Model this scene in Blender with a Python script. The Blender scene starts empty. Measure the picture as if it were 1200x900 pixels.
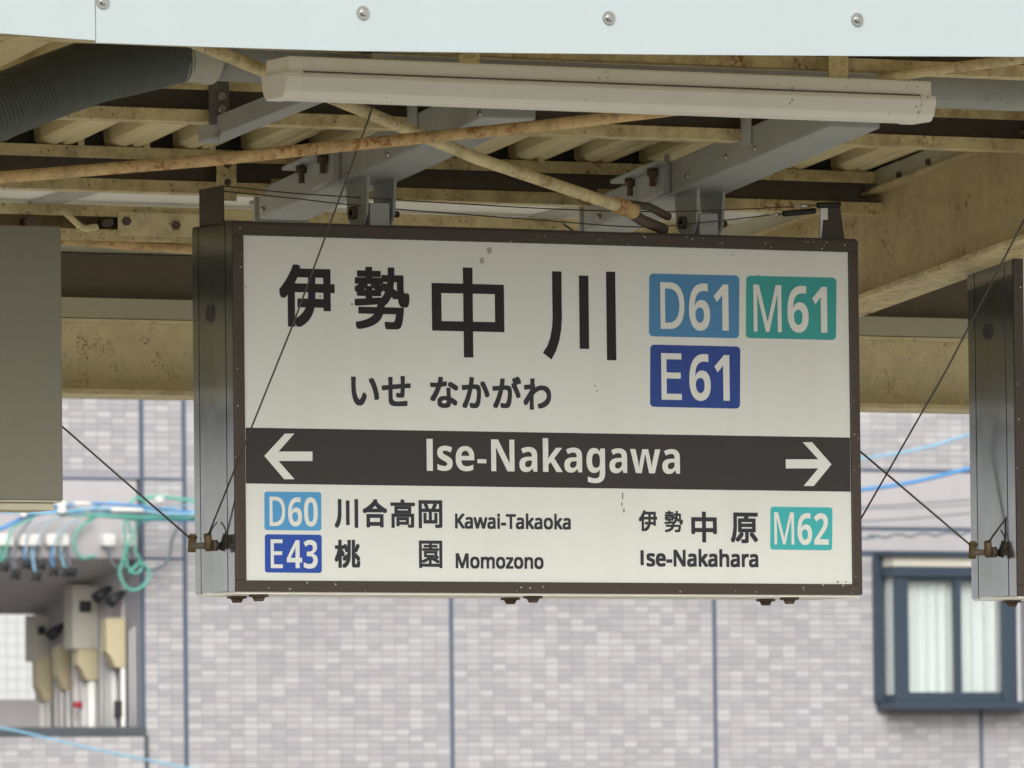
import bpy, bmesh, math, random
from mathutils import Vector, Matrix

random.seed(7)
SC = bpy.context.scene
COL = SC.collection
R = math.radians

# ------------------------------------------------------------------ camera
Z0 = 3.4                                   # height of the sign's lower edge
YAW, PITCH, ROLL = R(28.03), R(3.22), R(-0.62)
CAM = Vector((-6.040, -12.328, -0.433 + Z0))
FPX = 9715.0                               # focal length in pixels of a 1200 px wide picture
FWD = Vector((math.sin(YAW) * math.cos(PITCH), math.cos(YAW) * math.cos(PITCH), math.sin(PITCH)))
_r = Vector((math.cos(YAW), -math.sin(YAW), 0)); _u = _r.cross(FWD)
RGT = math.cos(ROLL) * _r + math.sin(ROLL) * _u
UPV = -math.sin(ROLL) * _r + math.cos(ROLL) * _u
cd = bpy.data.cameras.new('camera'); cam = bpy.data.objects.new('camera', cd); COL.objects.link(cam)
cd.sensor_width = 36.0; cd.lens = FPX / 1200 * 36
cd.clip_start = 0.1; cd.clip_end = 2000
cam.matrix_world = Matrix(((RGT.x, UPV.x, -FWD.x, CAM.x), (RGT.y, UPV.y, -FWD.y, CAM.y), (RGT.z, UPV.z, -FWD.z, CAM.z), (0, 0, 0, 1)))
cd.dof.use_dof = True; cd.dof.focus_distance = 14.0; cd.dof.aperture_fstop = 27.0
SC.camera = cam

# ------------------------------------------------------------------ world, sun, exposure
SUN_EL, SUN_AZ = R(30), R(207)             # azimuth clockwise from +Y
w = bpy.data.worlds.new('World'); SC.world = w; w.use_nodes = True
nt = w.node_tree; bg = nt.nodes['Background']
sky = nt.nodes.new('ShaderNodeTexSky'); sky.sky_type = 'NISHITA'; sky.sun_disc = False
sky.sun_elevation = SUN_EL; sky.sun_rotation = SUN_AZ; sky.air_density = 1.6; sky.dust_density = 4.0; sky.ozone_density = 1.0
hs = nt.nodes.new('ShaderNodeHueSaturation'); hs.inputs['Saturation'].default_value = 0.16
nt.links.new(sky.outputs[0], hs.inputs['Color']); nt.links.new(hs.outputs[0], bg.inputs[0])
bg.inputs[1].default_value = 0.14
sd = bpy.data.lights.new('sun', 'SUN'); sd.energy = 0.95; sd.angle = R(34); sd.color = (1.0, 0.97, 0.92)
sun = bpy.data.objects.new('sun', sd); COL.objects.link(sun)
sdir = Vector((math.sin(SUN_AZ) * math.cos(SUN_EL), math.cos(SUN_AZ) * math.cos(SUN_EL), math.sin(SUN_EL)))
sun.rotation_euler = (-sdir).to_track_quat('-Z', 'Y').to_euler(); sun.location = (0, 0, 30)
vs = SC.view_settings; vs.view_transform = 'Standard'; vs.look = 'None'; vs.gamma = 1.0; vs.exposure = 0.44; vs.use_curve_mapping = False
SC.cycles.max_bounces = 10; SC.cycles.diffuse_bounces = 6
try:
    SC.cycles.use_denoising = True
except Exception:
    pass


def ray(px, py):
    return FWD + RGT * ((px - 600) / FPX) - UPV * ((py - 450) / FPX)


def at(px, py, Y):
    d = ray(px, py); return CAM + d * ((Y - CAM.y) / d.y)


def atx(px, py, X):
    d = ray(px, py); return CAM + d * ((X - CAM.x) / d.x)


# ------------------------------------------------------------------ helpers
def tag(o, label=None, cat=None, group=None, kind=None):
    if label: o['label'] = label
    if cat: o['category'] = cat
    if group: o['group'] = group
    if kind: o['kind'] = kind
    return o


BASE = {}


def empty(name, loc, label, cat, group=None):
    o = bpy.data.objects.new(name, None); COL.objects.link(o); o.location = loc; o.empty_display_size = 0.1
    BASE[o.name] = Vector(loc)
    return tag(o, label, cat, group)


class MB:
    def __init__(s):
        s.v = []; s.f = []; s.m = []; s.sm = []

    def add(s, vs, fs, mi=0, smooth=False):
        b = len(s.v); s.v += [Vector(p) for p in vs]
        for f in fs:
            s.f.append([b + i for i in f]); s.m.append(mi); s.sm.append(smooth)
        return s

    def box(s, x0, x1, y0, y1, z0, z1, mi=0):
        return s.hexa([(x0, y0, z0), (x1, y0, z0), (x1, y1, z0), (x0, y1, z0), (x0, y0, z1), (x1, y0, z1), (x1, y1, z1), (x0, y1, z1)], mi)

    def hexa(s, p, mi=0):
        return s.add(p, [(0, 3, 2, 1), (4, 5, 6, 7), (0, 1, 5, 4), (1, 2, 6, 5), (2, 3, 7, 6), (3, 0, 4, 7)], mi)

    def bar(s, a, b, wdt, hgt, mi=0, up=(0, 0, 1)):          # rectangular bar from a to b
        a = Vector(a); b = Vector(b); d = (b - a).normalized(); sd_ = d.cross(Vector(up)).normalized(); u = sd_.cross(d)
        q = []
        for e in (a, b):
            for i, j in ((-1, -1), (1, -1), (1, 1), (-1, 1)):
                q.append(e + sd_ * (i * wdt / 2) + u * (j * hgt / 2))
        return s.add(q, [(0, 1, 2, 3), (7, 6, 5, 4), (0, 4, 5, 1), (1, 5, 6, 2), (2, 6, 7, 3), (3, 7, 4, 0)], mi)

    def sweep(s, a, d, prof, mi=None, cap=True):              # prof: (offset vector from a) list closed; swept by vector d
        n = len(prof); a = Vector(a); d = Vector(d)
        vs_ = [a + Vector(p) for p in prof] + [a + Vector(p) + d for p in prof]
        b = len(s.v); s.v += vs_
        for i in range(n):
            j = (i + 1) % n
            s.f.append([b + i, b + j, b + n + j, b + n + i]); s.m.append(mi[i] if isinstance(mi, (list, tuple)) else (mi or 0)); s.sm.append(False)
        if cap:
            s.f.append([b + i for i in reversed(range(n))]); s.m.append(0); s.sm.append(False)
            s.f.append([b + n + i for i in range(n)]); s.m.append(0); s.sm.append(False)
        return s

    def tube(s, pts, r, n=10, mi=0, cap=True):
        pts = [Vector(p) for p in pts]; b = len(s.v); k = len(pts)
        ref = Vector((0, 0, 1))
        if abs((pts[-1] - pts[0]).normalized().dot(ref)) > 0.9: ref = Vector((0, 1, 0))
        for i, p in enumerate(pts):
            d = (pts[min(i + 1, k - 1)] - pts[max(i - 1, 0)]).normalized()
            a = d.cross(ref)
            if a.length < 1e-4: a = d.cross(Vector((1, 0, 0)))
            a.normalize(); c = a.cross(d)
            rr = r[i] if isinstance(r, (list, tuple)) else r
            for j in range(n):
                t = 2 * math.pi * j / n; s.v.append(p + a * (rr * math.cos(t)) + c * (rr * math.sin(t)))
        for i in range(k - 1):
            for j in range(n):
                q = (j + 1) % n
                s.f.append([b + i * n + j, b + i * n + q, b + (i + 1) * n + q, b + (i + 1) * n + j]); s.m.append(mi); s.sm.append(True)
        if cap:
            s.f.append([b + j for j in range(n)]); s.m.append(mi); s.sm.append(False)
            s.f.append([b + (k - 1) * n + j for j in reversed(range(n))]); s.m.append(mi); s.sm.append(False)
        return s

    def build(s, name, mats, parent=None, bevel=0.0, label=None, cat=None, group=None, kind=None, seg=2):
        base = Vector((0, 0, 0))
        p = parent
        if p is not None: base = BASE[p.name]
        me = bpy.data.meshes.new(name)
        me.from_pydata([tuple(v - base) for v in s.v], [], s.f); me.update()
        if not isinstance(mats, (list, tuple)): mats = [mats]
        for m in mats: me.materials.append(m)
        for i, pl in enumerate(me.polygons):
            pl.material_index = min(s.m[i], len(mats) - 1); pl.use_smooth = s.sm[i]
        bm = bmesh.new(); bm.from_mesh(me)
        bmesh.ops.recalc_face_normals(bm, faces=bm.faces)
        if bevel > 0:
            es = [e for e in bm.edges if len(e.link_faces) == 2 and e.calc_face_angle(0) > R(30)]
            bmesh.ops.bevel(bm, geom=es, offset=bevel, segments=seg, affect='EDGES', profile=0.6, clamp_overlap=True)
        bm.to_mesh(me); bm.free()
        o = bpy.data.objects.new(name, me); COL.objects.link(o); o.parent = parent
        BASE[o.name] = base
        return tag(o, label, cat, group, kind)


# ------------------------------------------------------------------ materials
class NB:
    def __init__(s, name):
        s.mat = bpy.data.materials.new(name); s.mat.use_nodes = True
        s.t = s.mat.node_tree; s.b = s.t.nodes['Principled BSDF']
        s.tc = s.t.nodes.new('ShaderNodeTexCoord')
        s.co = s.tc.outputs['Object']

    def n(s, t): return s.t.nodes.new(t)

    def l(s, a, b): s.t.links.new(a, b)

    def noise(s, scale, detail=4, rough=0.6, vec=None, stretch=None):
        x = s.n('ShaderNodeTexNoise'); x.inputs['Scale'].default_value = scale; x.inputs['Detail'].default_value = detail; x.inputs['Roughness'].default_value = rough
        v = vec or s.co
        if stretch:
            m = s.n('ShaderNodeMapping'); m.inputs['Scale'].default_value = stretch; s.l(v, m.inputs[0]); v = m.outputs[0]
        s.l(v, x.inputs['Vector']); return x.outputs['Fac']

    def ramp(s, fac, a, b):
        x = s.n('ShaderNodeMapRange'); x.inputs['From Min'].default_value = a; x.inputs['From Max'].default_value = b; x.clamp = True
        s.l(fac, x.inputs['Value']); return x.outputs[0]

    def mix(s, fac, c0, c1):
        x = s.n('ShaderNodeMix'); x.data_type = 'RGBA'
        if isinstance(fac, float): x.inputs[0].default_value = fac
        else: s.l(fac, x.inputs[0])
        for i, c in ((6, c0), (7, c1)):
            if isinstance(c, tuple): x.inputs[i].default_value = (*c, 1)
            else: s.l(c, x.inputs[i])
        return x.outputs[2]

    def mul(s, a, b):
        x = s.n('ShaderNodeMath'); x.operation = 'MULTIPLY'
        for i, c in ((0, a), (1, b)):
            if isinstance(c, (int, float)): x.inputs[i].default_value = c
            else: s.l(c, x.inputs[i])
        return x.outputs[0]

    def spots(s, scale, rad, randomness=1.0):
        x = s.n('ShaderNodeTexVoronoi'); x.inputs['Scale'].default_value = scale; x.inputs['Randomness'].default_value = randomness
        s.l(s.co, x.inputs['Vector'])
        return s.ramp(x.outputs['Distance'], rad, rad * 0.6)

    def bump(s, h, strength=0.3, dist=0.002):
        x = s.n('ShaderNodeBump'); x.inputs['Strength'].default_value = strength; x.inputs['Distance'].default_value = dist
        s.l(h, x.inputs['Height']); s.l(x.outputs[0], s.b.inputs['Normal'])

    def fin(s, col, rough=0.5, metal=0.0, spec=0.4):
        if isinstance(col, tuple): s.b.inputs['Base Color'].default_value = (*col, 1)
        else: s.l(col, s.b.inputs['Base Color'])
        if isinstance(rough, (int, float)): s.b.inputs['Roughness'].default_value = rough
        else: s.l(rough, s.b.inputs['Roughness'])
        s.b.inputs['Metallic'].default_value = metal; s.b.inputs['Specular IOR Level'].default_value = spec
        return s.mat


def m_paint(name, base, rust=0.0, dirt=0.3, specks=0.0, rough=0.5, rustcol=(0.22, 0.085, 0.025), scale=1.0, metal=0.0, streak=0.25, grime=0.0):
    k = NB(name)
    d = k.noise(6 * scale, 5, 0.65)
    dark = tuple(c * 0.62 for c in base)
    c = k.mix(k.mul(k.ramp(d, 0.42, 0.72), dirt), base, dark)
    g = k.noise(38 * scale, 3, 0.6)
    c = k.mix(k.mul(k.ramp(g, 0.5, 0.75), dirt * 0.6), c, tuple(x * 0.5 for x in base))
    if streak:
        st = k.noise(14 * scale, 4, 0.6, stretch=(1, 1, 0.12))
        c = k.mix(k.mul(k.ramp(st, 0.5, 0.75), streak), c, tuple(x * 0.55 for x in base))
    if grime:
        gm = k.noise(22 * scale, 6, 0.75)
        c = k.mix(k.mul(k.ramp(gm, 0.44, 0.62), grime), c, (0.20, 0.135, 0.06))
    if rust > 0:
        r1 = k.noise(9 * scale, 6, 0.72)
        r2 = k.noise(70 * scale, 3, 0.6)
        lo = 0.70 - 0.22 * rust
        rf = k.ramp(r1, lo, lo + 0.10)
        c = k.mix(k.mul(rf, 0.32), c, tuple(a * 0.5 + b * 0.5 for a, b in zip(rustcol, base)))
        rf2 = k.mul(k.ramp(r1, lo - 0.03, lo + 0.08), k.ramp(r2, 0.50, 0.60))
        c = k.mix(k.mul(rf2, 0.9), c, rustcol)
    if specks > 0:
        c = k.mix(k.mul(k.mul(k.spots(75 * scale, 0.13 + 0.10 * specks), k.ramp(k.noise(11 * scale, 3, 0.6), 0.60 - 0.14 * specks, 0.66 - 0.14 * specks)), 0.7), c, (0.07, 0.05, 0.03))
    k.bump(g, 0.25, 0.0015)
    return k.fin(c, rough, metal)


def m_plain(name, base, rough=0.5, metal=0.0, var=0.15, scale=20, spec=0.4):
    k = NB(name); d = k.noise(scale, 4, 0.6)
    c = k.mix(k.mul(k.ramp(d, 0.4, 0.7), var), base, tuple(x * 0.6 for x in base))
    return k.fin(c, rough, metal, spec)


CREAM = (0.72, 0.61, 0.34)
M = {}
M['cream'] = m_paint('cream paint rust flecks', CREAM, 0.60, 0.35, 0.8, 0.55, scale=1.0, grime=0.5)
M['cream_clean'] = m_paint('cream paint', (0.72, 0.62, 0.37), 0.35, 0.30, 0.5, 0.55, grime=0.35)
M['rusty'] = m_paint('cream paint rusted through', (0.66, 0.47, 0.22), 1.0, 0.4, 0.6, 0.65, rustcol=(0.30, 0.12, 0.03), scale=1.3, grime=0.55)
M['girder'] = m_paint('old yellow cream girder paint', (0.58, 0.48, 0.27), 0.50, 0.45, 0.8, 0.5, scale=1.2, grime=0.25)
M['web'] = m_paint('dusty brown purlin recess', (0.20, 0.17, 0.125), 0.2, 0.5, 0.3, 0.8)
M['sheet'] = m_paint('cream folded roof sheet', (0.80, 0.70, 0.42), 0.0, 0.2, 0.1, 0.45, scale=0.8)
M['white_panel'] = m_paint('off white ceiling sheet', (0.74, 0.72, 0.66), 0.0, 0.2, 0.1, 0.6)
k = NB('white translucent roof sheet')
_d = k.n('ShaderNodeBsdfDiffuse'); _t = k.n('ShaderNodeBsdfTranslucent'); _m = k.n('ShaderNodeMixShader')
_c = k.mix(k.mul(k.ramp(k.noise(7, 4), 0.4, 0.7), 0.25), (0.78, 0.77, 0.72), (0.55, 0.53, 0.46))
k.l(_c, _d.inputs[0]); k.l(_c, _t.inputs[0]); _m.inputs[0].default_value = 0.35
k.l(_d.outputs[0], _m.inputs[1]); k.l(_t.outputs[0], _m.inputs[2]); k.l(_m.outputs[0], k.t.nodes['Material Output'].inputs[0]); M['skylight'] = k.mat
M['grey_paint'] = m_paint('grey painted steel', (0.37, 0.385, 0.365), 0.12, 0.25, 0.2, 0.45, rustcol=(0.14, 0.09, 0.06))
M['grey_light'] = m_paint('light grey painted steel', (0.45, 0.465, 0.44), 0.15, 0.3, 0.2, 0.45, rustcol=(0.16, 0.10, 0.06))
M['grey_dark'] = m_paint('dark grey steel', (0.14, 0.14, 0.13), 0.1, 0.3, 0.2, 0.5)
M['bolt'] = m_paint('rusty bolt', (0.10, 0.075, 0.055), 0.6, 0.5, 0.0, 0.7)
M['brownboard'] = m_paint('brown painted board', (0.17, 0.14, 0.10), 0.0, 0.25, 0.2, 0.6)
M['strip'] = m_paint('grey beige flashing', (0.52, 0.50, 0.38), 0.1, 0.25, 0.2, 0.5)
M['beam'] = m_paint('cream beam with rust stains', (0.82, 0.73, 0.46), 0.52, 0.3, 0.8, 0.55, streak=0.1, grime=0.12, scale=2.2)
M['fascia'] = m_paint('white fascia sheet', (0.41, 0.47, 0.48), 0.0, 0.05, 0.0, 0.4, scale=0.5, streak=0.05)
M['screw'] = m_plain('steel screw', (0.50, 0.50, 0.48), 0.3, 1.0)
M['pipe'] = m_paint('grey drain pipe', (0.33, 0.34, 0.31), 0.0, 0.35, 0.3, 0.5)
M['cuff'] = m_paint('pale grey pipe cuff', (0.48, 0.48, 0.40), 0.0, 0.3, 0.3, 0.5)
M['hose'] = m_plain('dark flexible hose', (0.085, 0.098, 0.09), 0.42, 0.0, 0.4, 60)
M['lamp'] = m_paint('aged white lamp casing', (0.86, 0.84, 0.76), 0.0, 0.06, 0.4, 0.4, streak=0.08, scale=0.9)
M['wire'] = m_plain('dull steel wire', (0.085, 0.078, 0.065), 0.6, 0.4)
M['black_rubber'] = m_plain('black sleeve', (0.02, 0.02, 0.02), 0.5)
M['olive'] = m_paint('plain olive grey panel', (0.20, 0.192, 0.145), 0.0, 0.08, 0.0, 0.55, streak=0.05)
M['brass'] = m_plain('weathered brass clamp', (0.12, 0.085, 0.04), 0.6, 0.3, 0.5, 80)


def m_frame():
    k = NB('dark brown sign frame with specks')
    c = k.mix(k.mul(k.noise(25, 4), 0.4), (0.060, 0.046, 0.034), (0.035, 0.028, 0.022))
    sp = k.mul(k.spots(95, 0.17), k.ramp(k.noise(16, 3), 0.52, 0.58))
    c = k.mix(k.mul(sp, 0.85), c, (0.55, 0.55, 0.48))
    return k.fin(c, 0.45)


def m_side():
    k = NB('brushed grey sign side')
    c = k.mix(k.mul(k.ramp(k.noise(14, 5, 0.7, stretch=(1, 1, 0.15)), 0.45, 0.75), 0.5), (0.31, 0.335, 0.36), (0.19, 0.20, 0.21))
    sp = k.mul(k.spots(80, 0.12), k.ramp(k.noise(12, 3), 0.52, 0.58))
    c = k.mix(k.mul(sp, 0.7), c, (0.6, 0.6, 0.52))
    r = k.mul(k.ramp(k.noise(9, 4), 0.2, 0.9), 0.14)
    x = k.n('ShaderNodeMath'); x.operation = 'ADD'; k.l(r, x.inputs[0]); x.inputs[1].default_value = 0.06
    return k.fin(c, x.outputs[0], 0.97)


def m_face():
    k = NB('white sign face')
    d = k.noise(3.2, 5, 0.6)
    c = k.mix(k.mul(k.ramp(d, 0.45, 0.8), 0.16), (0.70, 0.72, 0.68), (0.55, 0.54, 0.46))
    st = k.noise(12, 4, 0.6, stretch=(1, 1, 0.1))
    c = k.mix(k.mul(k.ramp(st, 0.5, 0.8), 0.12), c, (0.42, 0.40, 0.32))
    c = k.mix(k.mul(k.mul(k.spots(26, 0.06), k.ramp(k.noise(5, 2), 0.5, 0.56)), 0.7), c, (0.16, 0.13, 0.10))
    return k.fin(c, 0.5, 0.0, 0.3)


M['frame'] = m_frame(); M['side'] = m_side(); M['face'] = m_face()
M['ink'] = m_plain('black print', (0.022, 0.021, 0.021), 0.55, 0, 0.1, 8, 0.25)
M['ink_grey'] = m_plain('charcoal print', (0.034, 0.036, 0.042), 0.55, 0, 0.1, 8, 0.25)
M['band'] = m_plain('charcoal band print', (0.045, 0.040, 0.039), 0.55, 0, 0.15, 8, 0.25)
M['white_print'] = m_plain('white print', (0.70, 0.72, 0.68), 0.5, 0, 0.06, 8, 0.3)
M['b_d'] = m_plain('sky blue print', (0.085, 0.32, 0.60), 0.5, 0, 0.08, 8, 0.3)
M['b_d2'] = m_plain('deeper sky blue print', (0.075, 0.235, 0.44), 0.5, 0, 0.08, 8, 0.3)
M['b_m2'] = m_plain('deeper teal print', (0.045, 0.33, 0.315), 0.5, 0, 0.08, 8, 0.3)
M['b_e2'] = m_plain('deeper navy print', (0.028, 0.065, 0.28), 0.5, 0, 0.08, 8, 0.3)
M['b_m'] = m_plain('teal print', (0.055, 0.42, 0.43), 0.5, 0, 0.08, 8, 0.3)
M['b_e'] = m_plain('navy print', (0.025, 0.075, 0.37), 0.5, 0, 0.08, 8, 0.3)

# ------------------------------------------------------------------ setting: ground, tracks bed, platforms
M['ballast'] = m_paint('ballast', (0.32, 0.30, 0.26), 0.3, 0.6, 0.5, 0.9, scale=2)
M['concrete'] = m_paint('platform concrete', (0.52, 0.50, 0.45), 0.0, 0.3, 0.2, 0.85)
M['asphalt'] = m_paint('asphalt', (0.10, 0.10, 0.10), 0.0, 0.3, 0.2, 0.9)
MB().add([(-400, -400, 0), (400, -400, 0), (400, 400, 0), (-400, 400, 0)], [(0, 1, 2, 3)]).build('ground', M['ballast'], kind='structure')
MB().box(-40, 60, -2.2, 6.0, 0.0, 1.1).build('platform', M['concrete'], bevel=0.02, kind='structure')
MB().box(-60, 60, -22.0, -11.2, 0.0, 1.1).build('opposite_platform', M['concrete'], bevel=0.02, kind='structure')
MB().add([(-80, 26, 0.004), (80, 26, 0.004), (80, 32, 0.004), (-80, 32, 0.004)], [(0, 1, 2, 3)]).build('road', M['asphalt'], kind='structure')

# ------------------------------------------------------------------ canopy
CAN = empty('platform_canopy', (0, 1.55, 1.1), 'cream steel platform canopy with rusty bracing over the hanging signs', 'canopy')
XL, XR = -4.2, 6.2
YA, YB, YC, YP0 = -0.17, 0.38, 1.05, -0.72


def zz(px, py, Y): return at(px, py, Y).z


def purlin(Y, ztop, zbot, x0=XL, x1=XR, name='purlin', inner='web'):
    h = ztop - zbot; d = 0.045; t = 0.0032; lip = 0.021
    # open side of the lipped channel faces the track (-Y)
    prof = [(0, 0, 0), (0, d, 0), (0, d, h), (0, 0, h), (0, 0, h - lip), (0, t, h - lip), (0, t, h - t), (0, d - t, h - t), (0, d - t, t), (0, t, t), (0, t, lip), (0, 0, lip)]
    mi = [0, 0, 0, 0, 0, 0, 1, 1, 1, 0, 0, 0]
    return MB().sweep((x0, Y, zbot), (x1 - x0, 0, 0), prof, mi).build(name, [M['cream'], M[inner]], CAN, bevel=0.0014)


zA0 = zz(600, 156, YA); zA1 = zz(600, 104, YA)
zB0 = zz(600, 238, YB); zB1 = zz(600, 187, YB)
zP0 = zz(600, 67, YP0); zP1 = zP0 + (zA1 - zA0)
zC0 = zz(150, 283, YC); zC1 = zz(150, 241, YC)
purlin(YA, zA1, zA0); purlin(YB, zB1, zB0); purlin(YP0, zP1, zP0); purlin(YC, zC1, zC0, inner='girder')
print('purlins', zP0, zA0, zA1, zB0, zB1, zC0, zC1)

# folded roof sheet lying on the purlins, ribs running down the slope
slope = (zA1 - zB1) / (YA - YB)


def roofz(y): return zB1 + slope * (y - YB)


def folded_sheet(x0, x1, ya, yb, zf, name):
    mb = MB(); P = 0.130; hh = 0.090
    prof = []
    x = x0
    while x < x1 - P * 0.5:
        prof += [(x, 0.010), (x + 0.006, 0.004), (x + 0.018, 0.0005), (x + 0.028, 0), (x + 0.032, 0.004), (x + 0.040, 0.004), (x + 0.044, 0), (x + 0.054, 0.0005), (x + 0.066, 0.004), (x + 0.072, 0.010), (x + 0.078, hh), (x + 0.124, hh)]
        x += P
    prof.append((x, 0.010))
    n = len(prof); v = []
    for y in (ya, yb):
        for t in (0.0, 0.0012):
            v += [(px_, y, zf(y) + pz + t + 0.001) for px_, pz in prof]
    fs = []
    for i in range(n - 1):
        fs.append((i, i + 1, 2 * n + i + 1, 2 * n + i)); fs.append((n + i, 3 * n + i, 3 * n + i + 1, n + i + 1))
        fs.append((i, n + i, n + i + 1, i + 1)); fs.append((2 * n + i, 2 * n + i + 1, 3 * n + i + 1, 3 * n + i))
    mb.add(v, fs)
    return mb.build(name, M['sheet'], CAN)


xs = XL
while xs < XR - 0.2:
    folded_sheet(xs, xs + 0.78, -1.28, 0.60, roofz, 'roof_sheet'); xs += 0.78
# outer roof half beyond the valley
for i in range(6):
    xa = XL + i * 1.74
    MB().hexa([(xa, 1.75, 4.02), (xa + 1.735, 1.75, 4.02), (xa + 1.735, 5.2, 4.45), (xa, 5.2, 4.45), (xa, 1.75, 4.05), (xa + 1.735, 1.75, 4.05), (xa + 1.735, 5.2, 4.48), (xa, 5.2, 4.48)]).build('roof_sheet', M['sheet'], CAN)

MB().box(XL, XR, YB + 0.030, YB + 0.042, zB1 - 0.002, zB1 + 0.088).build('rib_light_stop', M['black_rubber'], CAN)  # added black strip, stops light from behind so the rib gaps stay dark
# small hook straps on purlin B
for px in range(8):
    X = at(95 + 77 * px, 168, YB - 0.02).x
    MB().box(X, X + 0.010, YB - 0.012, YB - 0.008, zB1 - 0.004, zB1 + 0.022).build('hook_strap', M['cream_clean'], CAN)

# flat white ceiling sheets between purlin B and the inner purlin, grey cover strips at the joints
za = zB1 - 0.002; zb = zC1 + 0.004
jx = [at(75, 231, 0.98).x, at(662, 247, 0.98).x]
per = jx[1] - jx[0]
edges_ = [jx[0] - 2 * per, jx[0] - per, jx[0], jx[1], jx[1] + per, jx[1] + 2 * per, jx[1] + 3 * per]
for i in range(len(edges_) - 1):
    a, b = edges_[i] + 0.002, edges_[i + 1] - 0.002
    MB().hexa([(a, YB + 0.05, za), (b, YB + 0.05, za), (b, YC + 0.06, zb), (a, YC + 0.06, zb), (a, YB + 0.05, za + 0.012), (b, YB + 0.05, za + 0.012), (b, YC + 0.06, zb + 0.012), (a, YC + 0.06, zb + 0.012)]).build('ceiling_sheet', M['skylight'], CAN)
    e = edges_[i + 1]
    MB().hexa([(e - 0.028, YB + 0.05, za - 0.008), (e + 0.028, YB + 0.05, za - 0.008), (e + 0.028, YC + 0.06, zb - 0.008), (e - 0.028, YC + 0.06, zb - 0.008), (e - 0.028, YB + 0.05, za - 0.003), (e + 0.028, YB + 0.05, za - 0.003), (e + 0.028, YC + 0.06, zb - 0.003), (e - 0.028, YC + 0.06, zb - 0.003)]).build('joint_cover', M['grey_light'], CAN)
# splice plate, bolts and a bent tie on the inner purlin
p0 = at(138, 264, YC - 0.004)
MB().box(p0.x, p0.x + 0.21, YC - 0.008, YC - 0.002, zC0 + 0.010, zC1 - 0.012).build('splice_plate', M['cream_clean'], CAN, bevel=0.001)
for px, py in ((36, 259), (127, 261), (148, 259), (206, 264)):
    q = at(px, py, YC - 0.010)
    MB().tube([(q.x, YC - 0.014, q.z), (q.x, YC + 0.02, q.z)], 0.0085, 6).build('bolt', M['bolt'], CAN)
MB().tube([at(72, 245, YC - 0.02), at(82, 254, YC - 0.025), at(93, 265, YC - 0.025), at(100, 268, YC - 0.02), at(114, 266, YC - 0.02)], 0.006, 8).build('tie_rod', M['cream_clean'], CAN)

# valley: dark gutter board, flashing strip and the long cream beam behind the signs
YG = 1.55
zg = {}
for nme, yl, yr in (('top', 298, 321), ('strip', 350, 372), ('web', 373, 396), ('low', 455, 471), ('bot', 465, 480)):
    zg[nme] = (zz(150, yl, YG) + zz(1075, yr, YG)) / 2
print('beam', zg)
MB().box(XL, XR, YG + 0.02, YG + 0.06, zg['strip'] - 0.01, zg['top']).build('gutter_board', M['brownboard'], CAN)
MB().box(XL, XR, YG - 0.004, YG + 0.03, zg['web'], zg['strip']).build('flashing_strip', M['strip'], CAN, bevel=0.002)
for xa, xb in ((XL, XR), ):
    MB().box(xa, xb, YG + 0.012, YG + 0.024, zg['low'] - 0.01, zg['web'] + 0.002).build('beam_web', M['beam'], CAN)
MB().box(XL, XR, YG - 0.045, YG + 0.10, zg['bot'] , zg['bot'] + 0.010).build('beam_flange', M['cream_clean'], CAN, bevel=0.002)
MB().box(XL, XR, YG - 0.006, YG + 0.07, zg['web'] - 0.008, zg['web'] - 0.001).build('beam_flange', M['beam'], CAN)
# soffit strip above the board
MB().box(XL, XR, YC + 0.10, YG + 0.055, zg['top'] + 0.002, zg['top'] + 0.02).build('valley_soffit', M['strip'], CAN)
MB().box(XL, XR, YG + 0.056, YG + 0.08, zg['top'] - 0.05, 4.3).build('valley_back', M['strip'], CAN)
# horizontal rusty tie under the inner purlin
MB().tube([at(-150, 263, 1.06), at(75, 281.6, 1.06), at(226, 292.5, 1.06), at(420, 308, 1.06)], 0.0088, 10).build('tie_rod', M['rusty'], CAN)
for X in (-3.6, 5.6):
    MB().box(X - 0.09, X + 0.09, YG - 0.06, YG + 0.12, 1.1, zg['bot'] - 0.001).build('column', M['cream_clean'], CAN, bevel=0.006)

# main cross girder (rises towards the track)
gdeep = at(1003, 352, 0.40); GX = gdeep.x
gnear = atx(1200, 280, GX)
gs = (gnear.z - gdeep.z) / (gnear.y - gdeep.y)


def gz(y): return gdeep.z + gs * (y - gdeep.y)


gy0, gy1 = -1.15, 1.52
wx = GX + 0.046
gweb = zz(1100, 0, 0)
ph1 = atx(1200, 163, wx); H1 = ph1.z - gz(ph1.y)
ph2 = atx(1200, 140, wx); H2 = ph2.z - gz(ph2.y)
print('girder', GX, gs, H1, H2, gdeep, gnear)


def gpart(name, x0, x1, h0, h1, mat, bev=0.0):
    return MB().hexa([(x0, gy0, gz(gy0) + h0), (x1, gy0, gz(gy0) + h0), (x1, gy1, gz(gy1) + h0), (x0, gy1, gz(gy1) + h0),
                      (x0, gy0, gz(gy0) + h1), (x1, gy0, gz(gy0) + h1), (x1, gy1, gz(gy1) + h1), (x0, gy1, gz(gy1) + h1)]).build(name, mat, CAN, bevel=bev)


gpart('girder_flange', GX, GX + 0.10, 0.0, 0.009, M['cream'], 0.0015)
gpart('girder_web', wx, wx + 0.007, 0.0085, H1 + 0.002, M['girder'])
gpart('girder_flange', GX + 0.02, GX + 0.10, H1, H1 + 0.008, M['girder'], 0.0015)
gpart('girder_cap', GX + 0.034, GX + 0.09, H1 + 0.0085, H2 + 0.01, M['strip'], 0.002)
for px, py in ((995, 235), (1054, 205), (1088, 190), (1150, 160), (1184, 155)):
    q = atx(px, py, GX + 0.033); MB().tube([(q.x - 0.004, q.y, q.z), (q.x + 0.01, q.y, q.z)], 0.006, 6).build('bolt', M['bolt'], CAN)

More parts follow.
